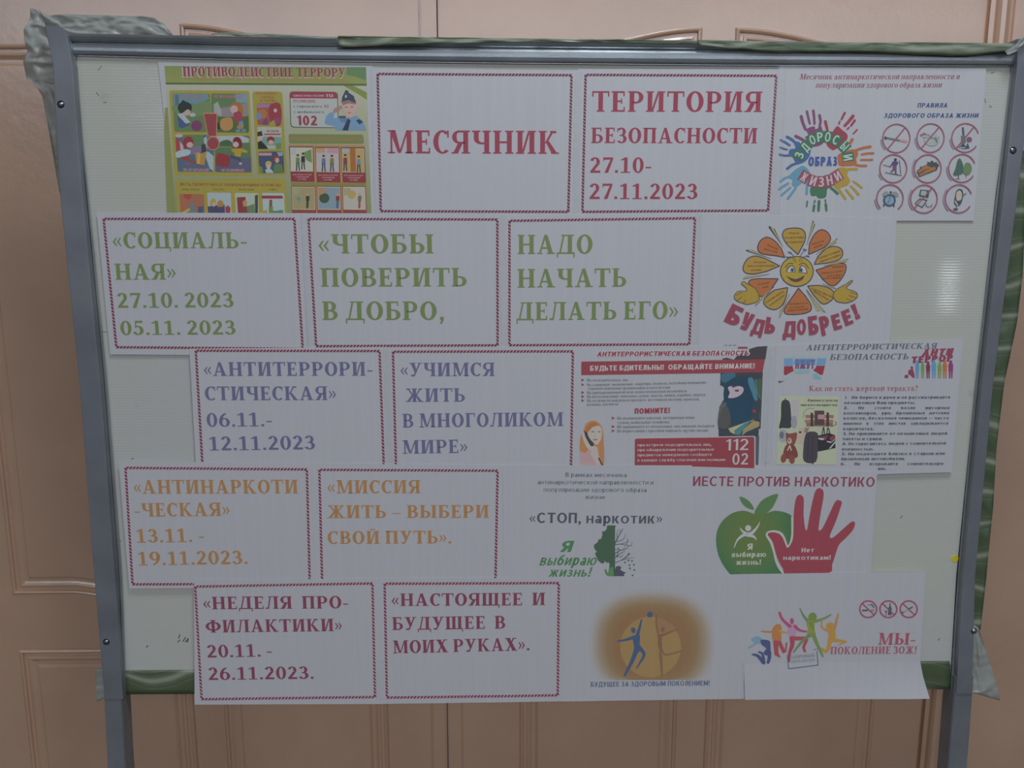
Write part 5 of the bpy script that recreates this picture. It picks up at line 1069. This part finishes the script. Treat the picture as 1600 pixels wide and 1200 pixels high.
# 6: stop sheet with the half-dead tree
s = Sheet([(785, 727), (1081, 727), (1083, 917), (788, 917)], 3, 2, 'sheet reading СТОП, наркотик above a tree half green and half bare', W4)
K = (74, 82, 100)
for t, a, y, c, y2 in (('В рамках месячника', 883.5, 745, 979, 745.5), ('антинаркотической направленности и', 840, 756.5, 1021, 757), ('популяризации здорового образа', 849.5, 768.3, 1010, 768.7), ('жизни', 914, 779.5, 944.5, 779.8)): s.text(t, a, y, c, y2, 6.6, K, font='sans', bold=.008)
s.text('«СТОП, наркотик»', 827, 817, 1034.5, 818, 16, (66, 72, 88), font='sans', bold=.03)
s.frame(820, 790, 8)
GG = (62, 124, 74)
s.text('Я', 435, 580, 575, 580, 140, GG, font='sans', bold=.04, slant=.3, name='script_word'); s.text('выбираю', 180, 748, 880, 745, 130, GG, font='sans', bold=.035, slant=.32, name='script_word'); s.text('жизнь!', 292, 890, 810, 888, 118, GG, font='sans', bold=.035, slant=.3, name='script_word')
s.part('living_half'); TR = (58, 92, 70)
s.poly(TR, [(1138, 248), (1080, 245), (1035, 262), (1010, 310), (975, 350), (950, 420), (915, 450), (885, 475), (862, 520), (885, 560), (915, 590), (885, 620), (900, 650), (920, 690), (960, 720), (1000, 690), (1040, 700), (1060, 730), (1050, 800), (1040, 850), (1010, 800), (995, 800), (1015, 860), (1040, 882), (1120, 882), (1120, 300)])
for x, y in ((1050, 265), (990, 340), (940, 440), (890, 500), (905, 600), (930, 660), (970, 700), (1030, 690)): s.ell(TR, x, y, 26, 22)
s.poly((74, 132, 78), [(1000, 800), (1015, 790), (1040, 850), (1060, 780), (1100, 760), (1115, 880), (1035, 882)])
s.part('bare_half'); BK = (62, 72, 88)
s.line(BK, [(1124, 260), (1124, 880)], 7)
for p, w in (([(1124, 480), (1160, 400), (1195, 340), (1225, 290)], 14), ([(1160, 420), (1150, 350), (1170, 300)], 8), ([(1195, 340), (1190, 290)], 6), ([(1124, 490), (1190, 480), (1260, 490)], 10), ([(1150, 450), (1230, 420), (1262, 350)], 8), ([(1190, 480), (1290, 450), (1275, 400)], 7),
             ([(1260, 490), (1330, 500), (1340, 450)], 7), ([(1124, 600), (1190, 560), (1270, 540), (1300, 500)], 10), ([(1150, 640), (1170, 560), (1165, 520)], 10), ([(1124, 660), (1190, 600), (1250, 570)], 9), ([(1130, 620), (1200, 640), (1230, 610)], 8), ([(1124, 715), (1200, 685), (1290, 660), (1370, 645)], 8), ([(1200, 685), (1280, 625), (1300, 580)], 7), ([(1240, 670), (1320, 600)], 6), ([(1124, 560), (1160, 540), (1230, 550), (1290, 430)], 7)): s.line(BK, p, w, w * .5, sm=3)
for x, y in ((1298, 605), (1252, 708), (1295, 685), (1340, 690), (1365, 738), (1310, 742), (1315, 783), (1370, 803), (1347, 872)): s.ell(BK, x, y, 11, 11, n=8)
s.poly(BK, [(1120, 820), (1140, 760), (1180, 752), (1205, 765), (1195, 805), (1265, 840), (1235, 855), (1245, 880), (1120, 880)])
s.frame(0, 0, 1); s.done()

# 7: apple and hand
s = Sheet([(1081, 729), (1371, 737), (1359, 917), (1083, 917)], 3, 3, 'sheet with a green apple overlapped by a red hand', W4)
s.text('ИЕСТЕ ПРОТИВ НАРКОТИКО', 1082.5, 759.3, 1366, 760.5, 15, (134, 56, 84), font='sans', bold=.02, name='title')
s.part('apple'); s.frame(1100, 770, 6.4)
ap = smooth([(505, 212), (440, 188), (370, 180), (280, 205), (190, 275), (135, 370), (120, 480), (140, 610), (190, 720), (270, 828)], 5, False) + [(530, 826), (760, 822)] + smooth([(790, 800), (740, 700), (700, 560), (640, 420), (700, 380), (770, 420), (835, 550), (870, 480), (885, 400), (880, 330), (876, 235), (820, 200), (760, 184), (690, 182), (605, 212)], 4, False)
c0 = [(x, y) for x, y in ap]
# colour runs from bright green in the middle to deep green at the rim, as printed
s.next()
tri = geometry.tessellate_polygon([[Vector((p[0], p[1], 0)) for p in c0]])
cen = (470, 400)
def gcol(x, y):
    t = min(1, math.hypot((x - cen[0]) / 400, (y - cen[1]) / 470)); return s.col(tuple(a + (b_ - a) * t ** 2.2 for a, b_ in zip((92, 118, 58), (56, 112, 70))))
def subd(t, d):
    if d == 0: s.conv([s.px(*p) + (gcol(*p),) for p in t]); return
    m = [((t[i][0] + t[(i + 1) % 3][0]) / 2, (t[i][1] + t[(i + 1) % 3][1]) / 2) for i in range(3)]
    for q in ((t[0], m[0], m[2]), (m[0], t[1], m[1]), (m[2], m[1], t[2]), (m[0], m[1], m[2])): subd(q, d - 1)
for t in tri: subd([c0[i] for i in t], 2)
s.part('apple_leaf'); s.poly((70, 118, 70), smooth([(355, 38), (420, 60), (475, 110), (498, 168), (430, 150), (380, 105)], 4)); s.part('apple_leaf'); s.poly((74, 120, 66), smooth([(505, 212), (530, 140), (600, 60), (735, 10), (715, 90), (670, 165), (600, 215)], 4))
s.part('running_figure'); LG = (178, 196, 186); s.ell(LG, 441, 352, 30, 30); s.line(LG, [(558, 292), (530, 345), (480, 400), (440, 420)], 5, 44, sm=4); s.line(LG, [(362, 350), (385, 385), (440, 415)], 6, 34, sm=4); s.line(LG, [(300, 550), (335, 470), (400, 420), (450, 415)], 5, 44, sm=4); s.line(LG, [(450, 420), (500, 440), (525, 468)], 38, 6, sm=4)
s.text('Я', 430, 568, 484, 568, 62, (160, 180, 160), font='sans', bold=.05); s.text('выбираю', 276, 642, 620, 640, 52, (156, 178, 156), font='sans', bold=.05); s.text('жизнь!', 318, 720, 568, 718, 52, (156, 178, 156), font='sans', bold=.05)
HD = [(636, 415), (655, 398), (700, 395), (750, 410), (790, 455), (815, 520), (835, 553), (860, 525), (885, 470), (893, 400), (895, 250), (905, 130), (922, 50), (955, 18), (990, 40), (998, 90), (995, 220), (1008, 340), (1018, 370), (1032, 360), (1060, 200), (1090, 60), (1115, -20), (1150, -48), (1190, -25), (1195, 40), (1170, 180), (1145, 350), (1155, 378), (1185, 350), (1240, 240), (1305, 100), (1340, 72), (1376, 90), (1370, 130), (1320, 280), (1262, 415), (1262, 450), (1300, 440), (1380, 370), (1460, 300), (1495, 286), (1510, 305), (1490, 370), (1420, 450), (1350, 520), (1310, 630), (1280, 720), (1240, 804), (842, 818), (790, 760), (745, 680), (715, 600), (690, 500), (660, 450)]
s.part('red_hand'); P = smooth(HD, 3); s.line((160, 170, 166), smooth([(800, 812), (745, 740), (715, 660), (700, 590), (670, 500), (640, 450), (625, 415), (650, 392), (705, 385), (765, 402), (800, 450), (820, 510), (836, 540), (862, 510), (878, 450), (884, 380), (882, 240)], 3, False), 22, caps=False); s.poly((152, 58, 74), P)
s.text('Нет', 974, 594, 1098, 593, 44, (206, 160, 170), font='sans', bold=.045); s.text('наркотикам!', 792, 670, 1265, 668, 44, (206, 160, 170), font='sans', bold=.045)
s.frame(0, 0, 1); s.done()

# 8: future sheet with the glowing disc
s = Sheet([(877, 903), (1160, 897), (1163, 1092), (878, 1096)], 4, 2, 'sheet with a blue jumping figure on an orange disc', W5)
s.part('orange_glow'); s.frame(910, 920, 7.2727)
n = 56; CX, CY = 790, 620; prof = ((0.0, (134, 100, 66)), (.62, (134, 100, 66)), (.78, (132, 108, 72)), (.92, (130, 120, 100)), (1.04, (127, 131, 134)), (1.12, W5))
def gp(t, a):
    ca, sa = math.cos(a), math.sin(a); e = 2.5; r = 1 / (abs(ca) ** e + abs(sa) ** e) ** (1 / e); x, y = CX + 660 * t * r * ca, CY + 560 * t * r * sa
    if y > 1036: 
        f = (1036 - CY) / (y - CY); y = 1036; 
    return (x, y)
s.next()
for i in range(n):
    a0, a1 = 6.28318 * i / n, 6.28318 * (i + 1) / n
    for (t0, k0), (t1, k1) in zip(prof, prof[1:]):
        q = [(gp(t0, a0), k0), (gp(t0, a1), k0), (gp(t1, a1), k1), (gp(t1, a0), k1)]
        if t0 == 0: q = q[1:]
        P = [s.px(*p) + (s.col(k),) for p, k in q]
        if len(set((round(p[0], 7), round(p[1], 7)) for p in P)) >= 3: s.conv(P)
s.part('disc'); s.ell((148, 122, 70), 775, 660, 345, 345, n=48)
s.poly((140, 106, 72), [(835, 330), (900, 340), (1000, 390), (1080, 465), (1000, 495), (900, 520), (860, 480)]); s.ell((124, 88, 64), 915, 462, 20, 32, 20)
BR = (126, 88, 64)
s.line(BR, [(842, 300), (842, 420), (870, 560), (900, 680), (945, 750), (1120, 708)], 22, 16, sm=4); s.line(BR, [(870, 540), (940, 515), (1085, 462)], 40, 12, sm=3); s.line(BR, [(880, 560), (880, 650)], 46, 50); s.line(BR, [(885, 690), (895, 830), (903, 985)], 40, 20, sm=3); s.line((150, 116, 92), [(868, 690), (905, 750)], 5)
s.part('jumping_figure'); BL = (56, 84, 128)
s.ell(BL, 767, 292, 34, 32); s.ell(BL, 578, 470, 26, 33, -15); s.line(BL, [(672, 350), (650, 440), (625, 520)], 18, 40, sm=4); s.line(BL, [(400, 595), (490, 580), (590, 548)], 16, 40, sm=4); s.poly(BL, smooth([(575, 560), (625, 510), (655, 540), (650, 640), (670, 700), (600, 720), (585, 640)], 3))
s.line(BL, [(615, 690), (560, 830), (480, 985)], 60, 24, sm=3); s.line(BL, [(640, 660), (700, 740), (660, 830), (610, 905)], 50, 10, sm=4)
s.frame(0, 0, 1); s.text('БУДУЩЕЕ ЗА ЗДОРОВЫМ ПОКОЛЕНИЕМ!', 923, 1073, 1108.5, 1071, 7.6, (70, 86, 124), font='sans', bold=.03); s.done()

# 9: jumping youths, its lower corner curls
zc = at(1300, 1035, -0.008).z; xr = at(1440, 1035, -0.008).x
def curl(x, z):
    if z >= zc: return 0.0
    t = (zc - z); return t * t * 1.6 * max(0.0, min(1.0, (x - xr + 0.22) / 0.2)) + t * 0.05
s = Sheet([(1160, 897), (1447, 893), (1443, 950), (1440, 1000), (1438, 1035), (1441, 1055), (1448, 1087), (1163, 1092)], 4, 3, 'sheet with coloured silhouettes of jumping people, its lower right corner lifting', W5, curl=curl, zc=zc)
s.frame(1160, 930, 8.889)
def fig(col, segs, polys, col2=None):
    s.part('jumping_silhouette')
    for p in polys: s.poly(p[0] if isinstance(p[0], tuple) and len(p[0]) == 3 else col, p[1], 3)
    for g in segs: s.line(g[3] if len(g) > 3 else col, g[0], g[1], g[2], sm=3)
C1, C2 = (60, 76, 126), (92, 140, 166)
fig(C1, [([(80, 735), (140, 700), (240, 640)], 22, 30, C2), ([(140, 825), (210, 840), (290, 930)], 24, 60), ([(230, 790), (280, 820), (300, 940)], 26, 44), ([(370, 790), (375, 860), (355, 935)], 60, 40)], [(C2, [(120, 610), (200, 570), (260, 590), (280, 650), (200, 680), (150, 650)]), (C1, [(250, 620), (370, 630), (390, 700), (385, 800), (340, 840), (290, 800), (330, 740), (270, 690)])])
fig((186, 116, 62), [([(268, 500), (340, 508), (430, 510)], 20, 30), ([(635, 520), (570, 515), (520, 500)], 22, 36, (176, 146, 66))], [((186, 116, 62), [(420, 460), (460, 410), (520, 400), (545, 450), (540, 520), (535, 640), (430, 640), (410, 540)])])
s.poly((160, 66, 70), [(425, 630), (535, 630), (590, 760), (600, 660), (625, 655), (610, 790), (560, 810), (500, 690), (500, 800), (530, 860), (520, 870), (445, 830)], 0)
fig((168, 66, 104), [([(515, 240), (545, 320), (610, 390), (660, 430)], 34, 48), ([(730, 430), (790, 485), (890, 505)], 50, 24), ([(690, 600), (690, 700), (655, 800), (650, 920)], 74, 26, (158, 62, 84)), ([(700, 600), (800, 600), (890, 610), (850, 720), (870, 780)], 60, 34, (160, 66, 76))], [((168, 66, 104), [(660, 340), (685, 315), (712, 340), (710, 390), (670, 395)]), ((150, 110, 150), [(630, 430), (700, 405), (760, 440), (740, 540), (720, 600), (650, 600)])])
fig((116, 146, 62), [([(798, 180), (840, 270), (900, 350)], 14, 44, (92, 120, 80)), ([(1225, 270), (1140, 320), (1010, 365)], 22, 40, (96, 128, 76)), ([(930, 560), (860, 610), (780, 700), (710, 790)], 50, 22, (92, 126, 74)), ([(985, 550), (1030, 660), (1090, 790), (1115, 850)], 60, 26, (98, 134, 70))], [((104, 136, 62), [(915, 290), (960, 240), (1020, 260), (1030, 330), (980, 380), (930, 360)]), ((128, 150, 60), [(890, 380), (1000, 350), (1000, 460), (1010, 560), (900, 580), (910, 470)])])
for k in range(5): s.line((70, 86, 60), [(925 + k * 12, 390 + k * 22), (975 + k * 6, 380 + k * 24)], 7)
fig((188, 140, 60), [([(1330, 260), (1310, 340), (1280, 460)], 24, 44, (178, 118, 82)), ([(1110, 340), (1100, 440), (1180, 490)], 18, 34), ([(1220, 600), (1200, 720), (1160, 780), (1100, 740)], 64, 34), ([(1240, 620), (1340, 630), (1440, 645)], 64, 24), ([(1430, 650), (1330, 690)], 20, 16)], [((188, 140, 60), [(1160, 430), (1200, 380), (1260, 390), (1285, 470), (1290, 600), (1200, 640), (1195, 520)])])
s.part('stamp'); SB = (70, 84, 108); s.line(SB, [(625, 830), (640, 1018), (1050, 968), (1035, 780)], 12); s.line(SB, [(985, 755), (1040, 748)], 8); s.text('ЗДОРОВЫМ', 672, 880, 1005, 855, 42, (96, 108, 126), font='serif', name=None); s.text('БЫТЬ МОДНО', 678, 938, 1010, 912, 34, (104, 114, 132), font='serif', name=None)
s.frame(1290, 920, 9.412)
for cx, dr in ((625, 0), (922, 1), (1220, 2)):
    s.part('round_icon')
    if dr == 0: s.rect(DK, 535, 305, 620, 328); s.rect((96, 104, 116), 660, 305, 715, 328); s.line(DK, [(620, 235), (680, 240), (700, 280)], 9, sm=4); s.line(DK, [(665, 222), (705, 245), (712, 275)], 8, sm=4)
    if dr == 1: s.poly(DK, [(938, 210), (955, 210), (955, 250), (970, 290), (968, 385), (915, 385), (920, 290), (938, 250)]); s.poly(DK, [(870, 320), (905, 320), (892, 355), (892, 385), (900, 392), (872, 392), (884, 385), (882, 355)])
    if dr == 2: s.line(DK, [(1130, 350), (1280, 262)], 12); s.line(DK, [(1230, 290), (1260, 275)], 22); s.line(DK, [(1122, 335), (1142, 360)], 9); s.line((110, 120, 134), [(1155, 335), (1215, 300)], 20)
    s.ring((150, 62, 86), cx, 298, 124, 122, 21); s.line((150, 62, 86), [(cx - 85, 298 - 82), (cx + 85, 298 + 82)], 17)
s.frame(0, 0, 1)
s.text('МЫ-', 1371.5, 1007, 1430, 1007, 18, (158, 66, 84), name='title'); s.text('ПОКОЛЕНИЕ ЗОЖ!', 1297, 1022, 1432, 1021, 11.5, (148, 72, 96), name='title')
s.done()
# ------------------------------------------------------------------ films, tape and small things on the frame
def fbm(x, y, sd, k=5.0):
    return mnoise.noise(Vector((x * k, y * k, sd))) + .5 * mnoise.noise(Vector((x * k * 2.3, y * k * 2.3, sd + 9)))
def film(name, rows, Y, mat, label, sd, base=0.004, amp=0.004, nu=60, nv=8, curve=0.0, cat='wrapping film', fu=3.0, fv=1.5):
    o = sheetgrid(name, rows, nu, nv, mat, Y, lambda u, v: base + amp * (fbm(u * fu, v * fv, sd)) + curve * math.sin(v * math.pi), 0.00035)
    return tag(o, label, cat)
film('film_wrap', [seg([(528, 56), (600, 57), (700, 58.5), (830, 60), (1000, 62), (1096, 64)], 20), seg([(528, 58), (600, 59), (700, 61), (830, 62.5), (1000, 64), (1096, 66)], 20), seg([(529, 74), (580, 72), (700, 68), (830, 65.5), (1000, 67), (1096, 69)], 20)], -0.008, M_GREEN,
     'green patterned film strip folded over the middle of the top rail', 1.0, 0.0012, 0.0012, 90, 6)
film('film_wrap', [seg([(1090, 62), (1200, 66), (1330, 66), (1450, 66), (1585, 68)], 20), seg([(1090, 66), (1200, 70), (1330, 70), (1450, 71), (1585, 73)], 20), seg([(1092, 70), (1130, 74), (1200, 81), (1360, 81), (1430, 85), (1500, 88), (1560, 82), (1583, 77)], 20)], -0.009, M_GREEN,
     'green patterned film strip folded over the right end of the top rail', 2.0, 0.0014, 0.0012, 90, 6)
film('film_wrap', [seg([(330, 53), (350, 50), (430, 53), (525, 58)], 12), seg([(330, 54), (350, 54), (430, 57), (525, 60.5)], 12)], -0.008, M_PALEGREEN, 'narrow pale film edge showing over the top rail left of the green strip', 3.0, 0.0012, 0.001, 40, 4)
film('film_wrap', [seg([(60, 14), (76, 26), (95, 22), (170, 24), (238, 26), (256, 36), (268, 52)], 12), seg([(70, 36), (100, 36), (170, 38), (240, 40), (258, 46), (269, 53)], 12), seg([(72, 48), (110, 52), (170, 54), (240, 55), (270, 56), (271, 57)], 12)], 0.014, M_TISSUE,
     'crumpled pale film standing up behind the left end of the top rail', 4.0, 0.002, 0.006, 60, 14, fu=1.6, fv=.5)
film('film_wrap', [seg([(47, 12), (56, 14), (66, 24), (76, 30)], 6), seg([(47, 28), (56, 32), (68, 38), (80, 40)], 6), seg([(37, 46), (46, 42), (62, 44), (82, 50)], 6), seg([(38, 62), (48, 68), (62, 72), (86, 74)], 6), seg([(43, 80), (52, 84), (64, 88), (88, 90)], 6), seg([(36, 96), (48, 100), (66, 102), (90, 104)], 6), seg([(42, 124), (52, 128), (66, 124), (92, 126)], 6), seg([(56, 133), (62, 135), (74, 132), (94, 140)], 6), seg([(66, 150), (70, 152), (80, 160), (98, 180)], 6), seg([(80, 225), (82, 230), (88, 240), (103, 260)], 6), seg([(93, 300), (93, 302), (98, 304), (108, 306)], 6)],
     0.036, M_TISSUE, 'crumpled pale film hanging behind the top of the left post', 5.0, 0.003, 0.010, 16, 70, fu=.35, fv=1.6)
film('film_wrap', [seg([(1556, 230), (1592, 230), (1606, 240)], 4), seg([(1546, 330), (1586, 330), (1602, 335)], 4), seg([(1536, 424), (1576, 424), (1598, 430)], 4), seg([(1529, 500), (1566, 500), (1589, 505)], 4), seg([(1519, 590), (1552, 590), (1569, 600)], 4), seg([(1511, 690), (1542, 690), (1557, 700)], 4), seg([(1504, 780), (1536, 780), (1552, 790)], 4), seg([(1500, 830), (1532, 830), (1547, 840)], 4), seg([(1492, 900), (1524, 900), (1541, 905)], 4), seg([(1490, 980), (1520, 980), (1532, 985)], 4)],
     0.031, M_GREEN, 'long green patterned film strip hanging behind the right post', 6.0, 0.002, 0.0045, 10, 80, fu=.3, fv=4)
film('film_wrap', [seg([(1514, 975), (1527, 978), (1531, 985)], 4), seg([(1510, 1030), (1530, 1030), (1545, 1030)], 4), seg([(1508, 1078), (1530, 1083), (1556, 1065)], 4), seg([(1508, 1080), (1535, 1087), (1563, 1095)], 4)], 0.022, M_TISSUE, 'loose pointed flap of pale film beside the foot of the right post', 7.0, 0.002, 0.006, 20, 20, fu=.5, fv=.7)
film('film_wrap', [seg([(150, 1046), (158, 1046), (172, 1048)], 4), seg([(150, 1070), (160, 1070), (176, 1070)], 4), seg([(151, 1097), (160, 1092), (178, 1090)], 4)], 0.024, M_TISSUE, 'small scrap of pale film behind the lower left post', 8.0, 0.002, 0.003, 10, 14, fu=.3, fv=.5)
film('film_wrap', [seg([(1570, 80), (1585, 72), (1604, 52)], 4), seg([(1575, 86), (1590, 80), (1606, 66)], 4)], -0.016, M_TISSUE, 'white torn film tip sticking out at the top right corner', 9.0, 0.002, 0.003, 14, 8, fu=.4, fv=.3)
film('film_wrap', [seg([(190, 1048), (600, 1044), (1000, 1040), (1440, 1033), (1484, 1033)], 12), seg([(190.5, 1060), (600, 1058), (1000, 1054), (1440, 1048), (1485, 1048)], 12), seg([(191, 1085), (600, 1083), (1000, 1080), (1440, 1077.5), (1487, 1077)], 12)], -0.0018, M_GREEN,
     'green patterned film strip wrapped round the bottom rail, mostly behind the lowest sheets', 10.0, 0.0002, 0.0004, 100, 6, cat='wrapping film')

def tape(pts, w, label, Y, sd):
    rows = [[(x - w / 2, y), (x + w / 2, y)] for x, y in pts]
    o = sheetgrid('tape_strip', rows, 6, 60, M_TAPE, Y, lambda u, v: 0.0003 + 0.0007 * max(0, fbm(u * 1.5, v * 6, sd, 3.0)), 0.00006)
    return tag(o, label, 'tape')
tape([(1221, 104), (1211, 334)], 17, 'clear tape strip left of the hand print sheet in the top row', -0.0026, 1)
tape([(904, 110), (900, 330)], 11, 'clear tape strip between the two red lettered sheets', -0.0026, 2)
tape([(582, 104), (590, 334)], 8, 'clear tape strip joining the yellow-green poster to the sheet МЕСЯЧНИК', -0.0026, 3)
tape([(475, 335), (485, 538)], 11, 'clear tape strip between the first and second green lettered sheets', -0.0042, 4)
tape([(785, 336), (789, 538)], 12, 'clear tape strip between the second and third green lettered sheets', -0.0042, 5)
tape([(1092, 330), (1087, 538)], 11, 'clear tape strip left of the smiling flower sheet', -0.0042, 6)
tape([(605, 545), (609, 722)], 11, 'clear tape strip joining the two violet sheets', -0.0056, 7)
tape([(1205, 541), (1198, 724)], 16, 'clear tape strip right of the masked man poster', -0.0056, 8)
tape([(146, 390), (157, 540)], 10, 'clear tape strip beside the sheet СОЦИАЛЬНАЯ on the bare board', -0.0016, 9)
tape([(594, 1030), (594, 1094)], 12, 'short clear tape piece at the foot between the two maroon sheets', -0.0072, 10)
tape([(1163, 1030), (1164, 1091)], 12, 'short clear tape piece left of the jumping silhouettes sheet', -0.0072, 11)

# yellow paper dot
M_YEL = mat_base('yellow_sticker', 0.5, 0.4, 0, alb((178, 142, 30), W4))[0]
p = at(1492.5, 873, -0.001)
bm = bmesh.new(); r = 0.0054; n = 24
f = [bm.verts.new((p.x + r * math.cos(6.2832 * i / n), -0.0007, p.z + r * math.sin(6.2832 * i / n))) for i in range(n)]; k = [bm.verts.new((v.co.x, 0.0, v.co.z)) for v in f]
bm.faces.new(f); [bm.faces.new((f[i], f[(i + 1) % n], k[(i + 1) % n], k[i])) for i in range(n)]
bmesh.ops.recalc_face_normals(bm, faces=bm.faces[:]); me = bpy.data.meshes.new('sticker'); bm.to_mesh(me); bm.free()
tag(link('sticker', me, None, M_YEL), 'small round yellow sticker near the right edge of the board', 'sticker')

# marks and scuffs on the board face
class Marks(Sheet):
    def __init__(s): s.Y = -0.00005; s.white = W3; s.ph = 0; s.lay = 0.0; s.curl = None; s.fr = (0, 0, 1); s.V, s.Fc, s.C = [], [], []; s.name = None; s.root = stand; s.reset = None; s.n = 0
    def conv(s, P):
        b0 = len(s.V); ar = sum(P[i][0] * P[(i + 1) % len(P)][1] - P[(i + 1) % len(P)][0] * P[i][1] for i in range(len(P)))
        if ar < 0: P = P[::-1]
        s.V += [(x, s.Y - s.lay, z) for x, z, _ in P]; s.Fc.append(tuple(range(b0, b0 + len(P)))); s.C.append([q[2] for q in P])
m = Marks(); m.part('pen_mark')
for pts in ([(278, 1003), (281, 1000)], [(279, 997), (281, 992)], [(286, 1002), (290, 996)], [(290, 1003), (294, 998), (293, 1003)], [(229, 1011), (231, 1009)]): m.line((66, 76, 84), pts, 1.6)
m.part('scuff')
for pts in ([(154, 109), (158, 104)], [(162, 160), (166, 160)], [(151, 145), (154, 149)], [(160, 518), (166, 519)], [(206, 717), (208, 716)], [(1407, 809), (1410, 806)], [(1549, 114), (1553, 113)], [(1546, 166), (1549, 167)], [(1539, 155), (1540, 160)], [(1466, 1000), (1468, 998)], [(185, 843), (189, 846)]): m.line((104, 110, 112), pts, 1.6)
m.flush()
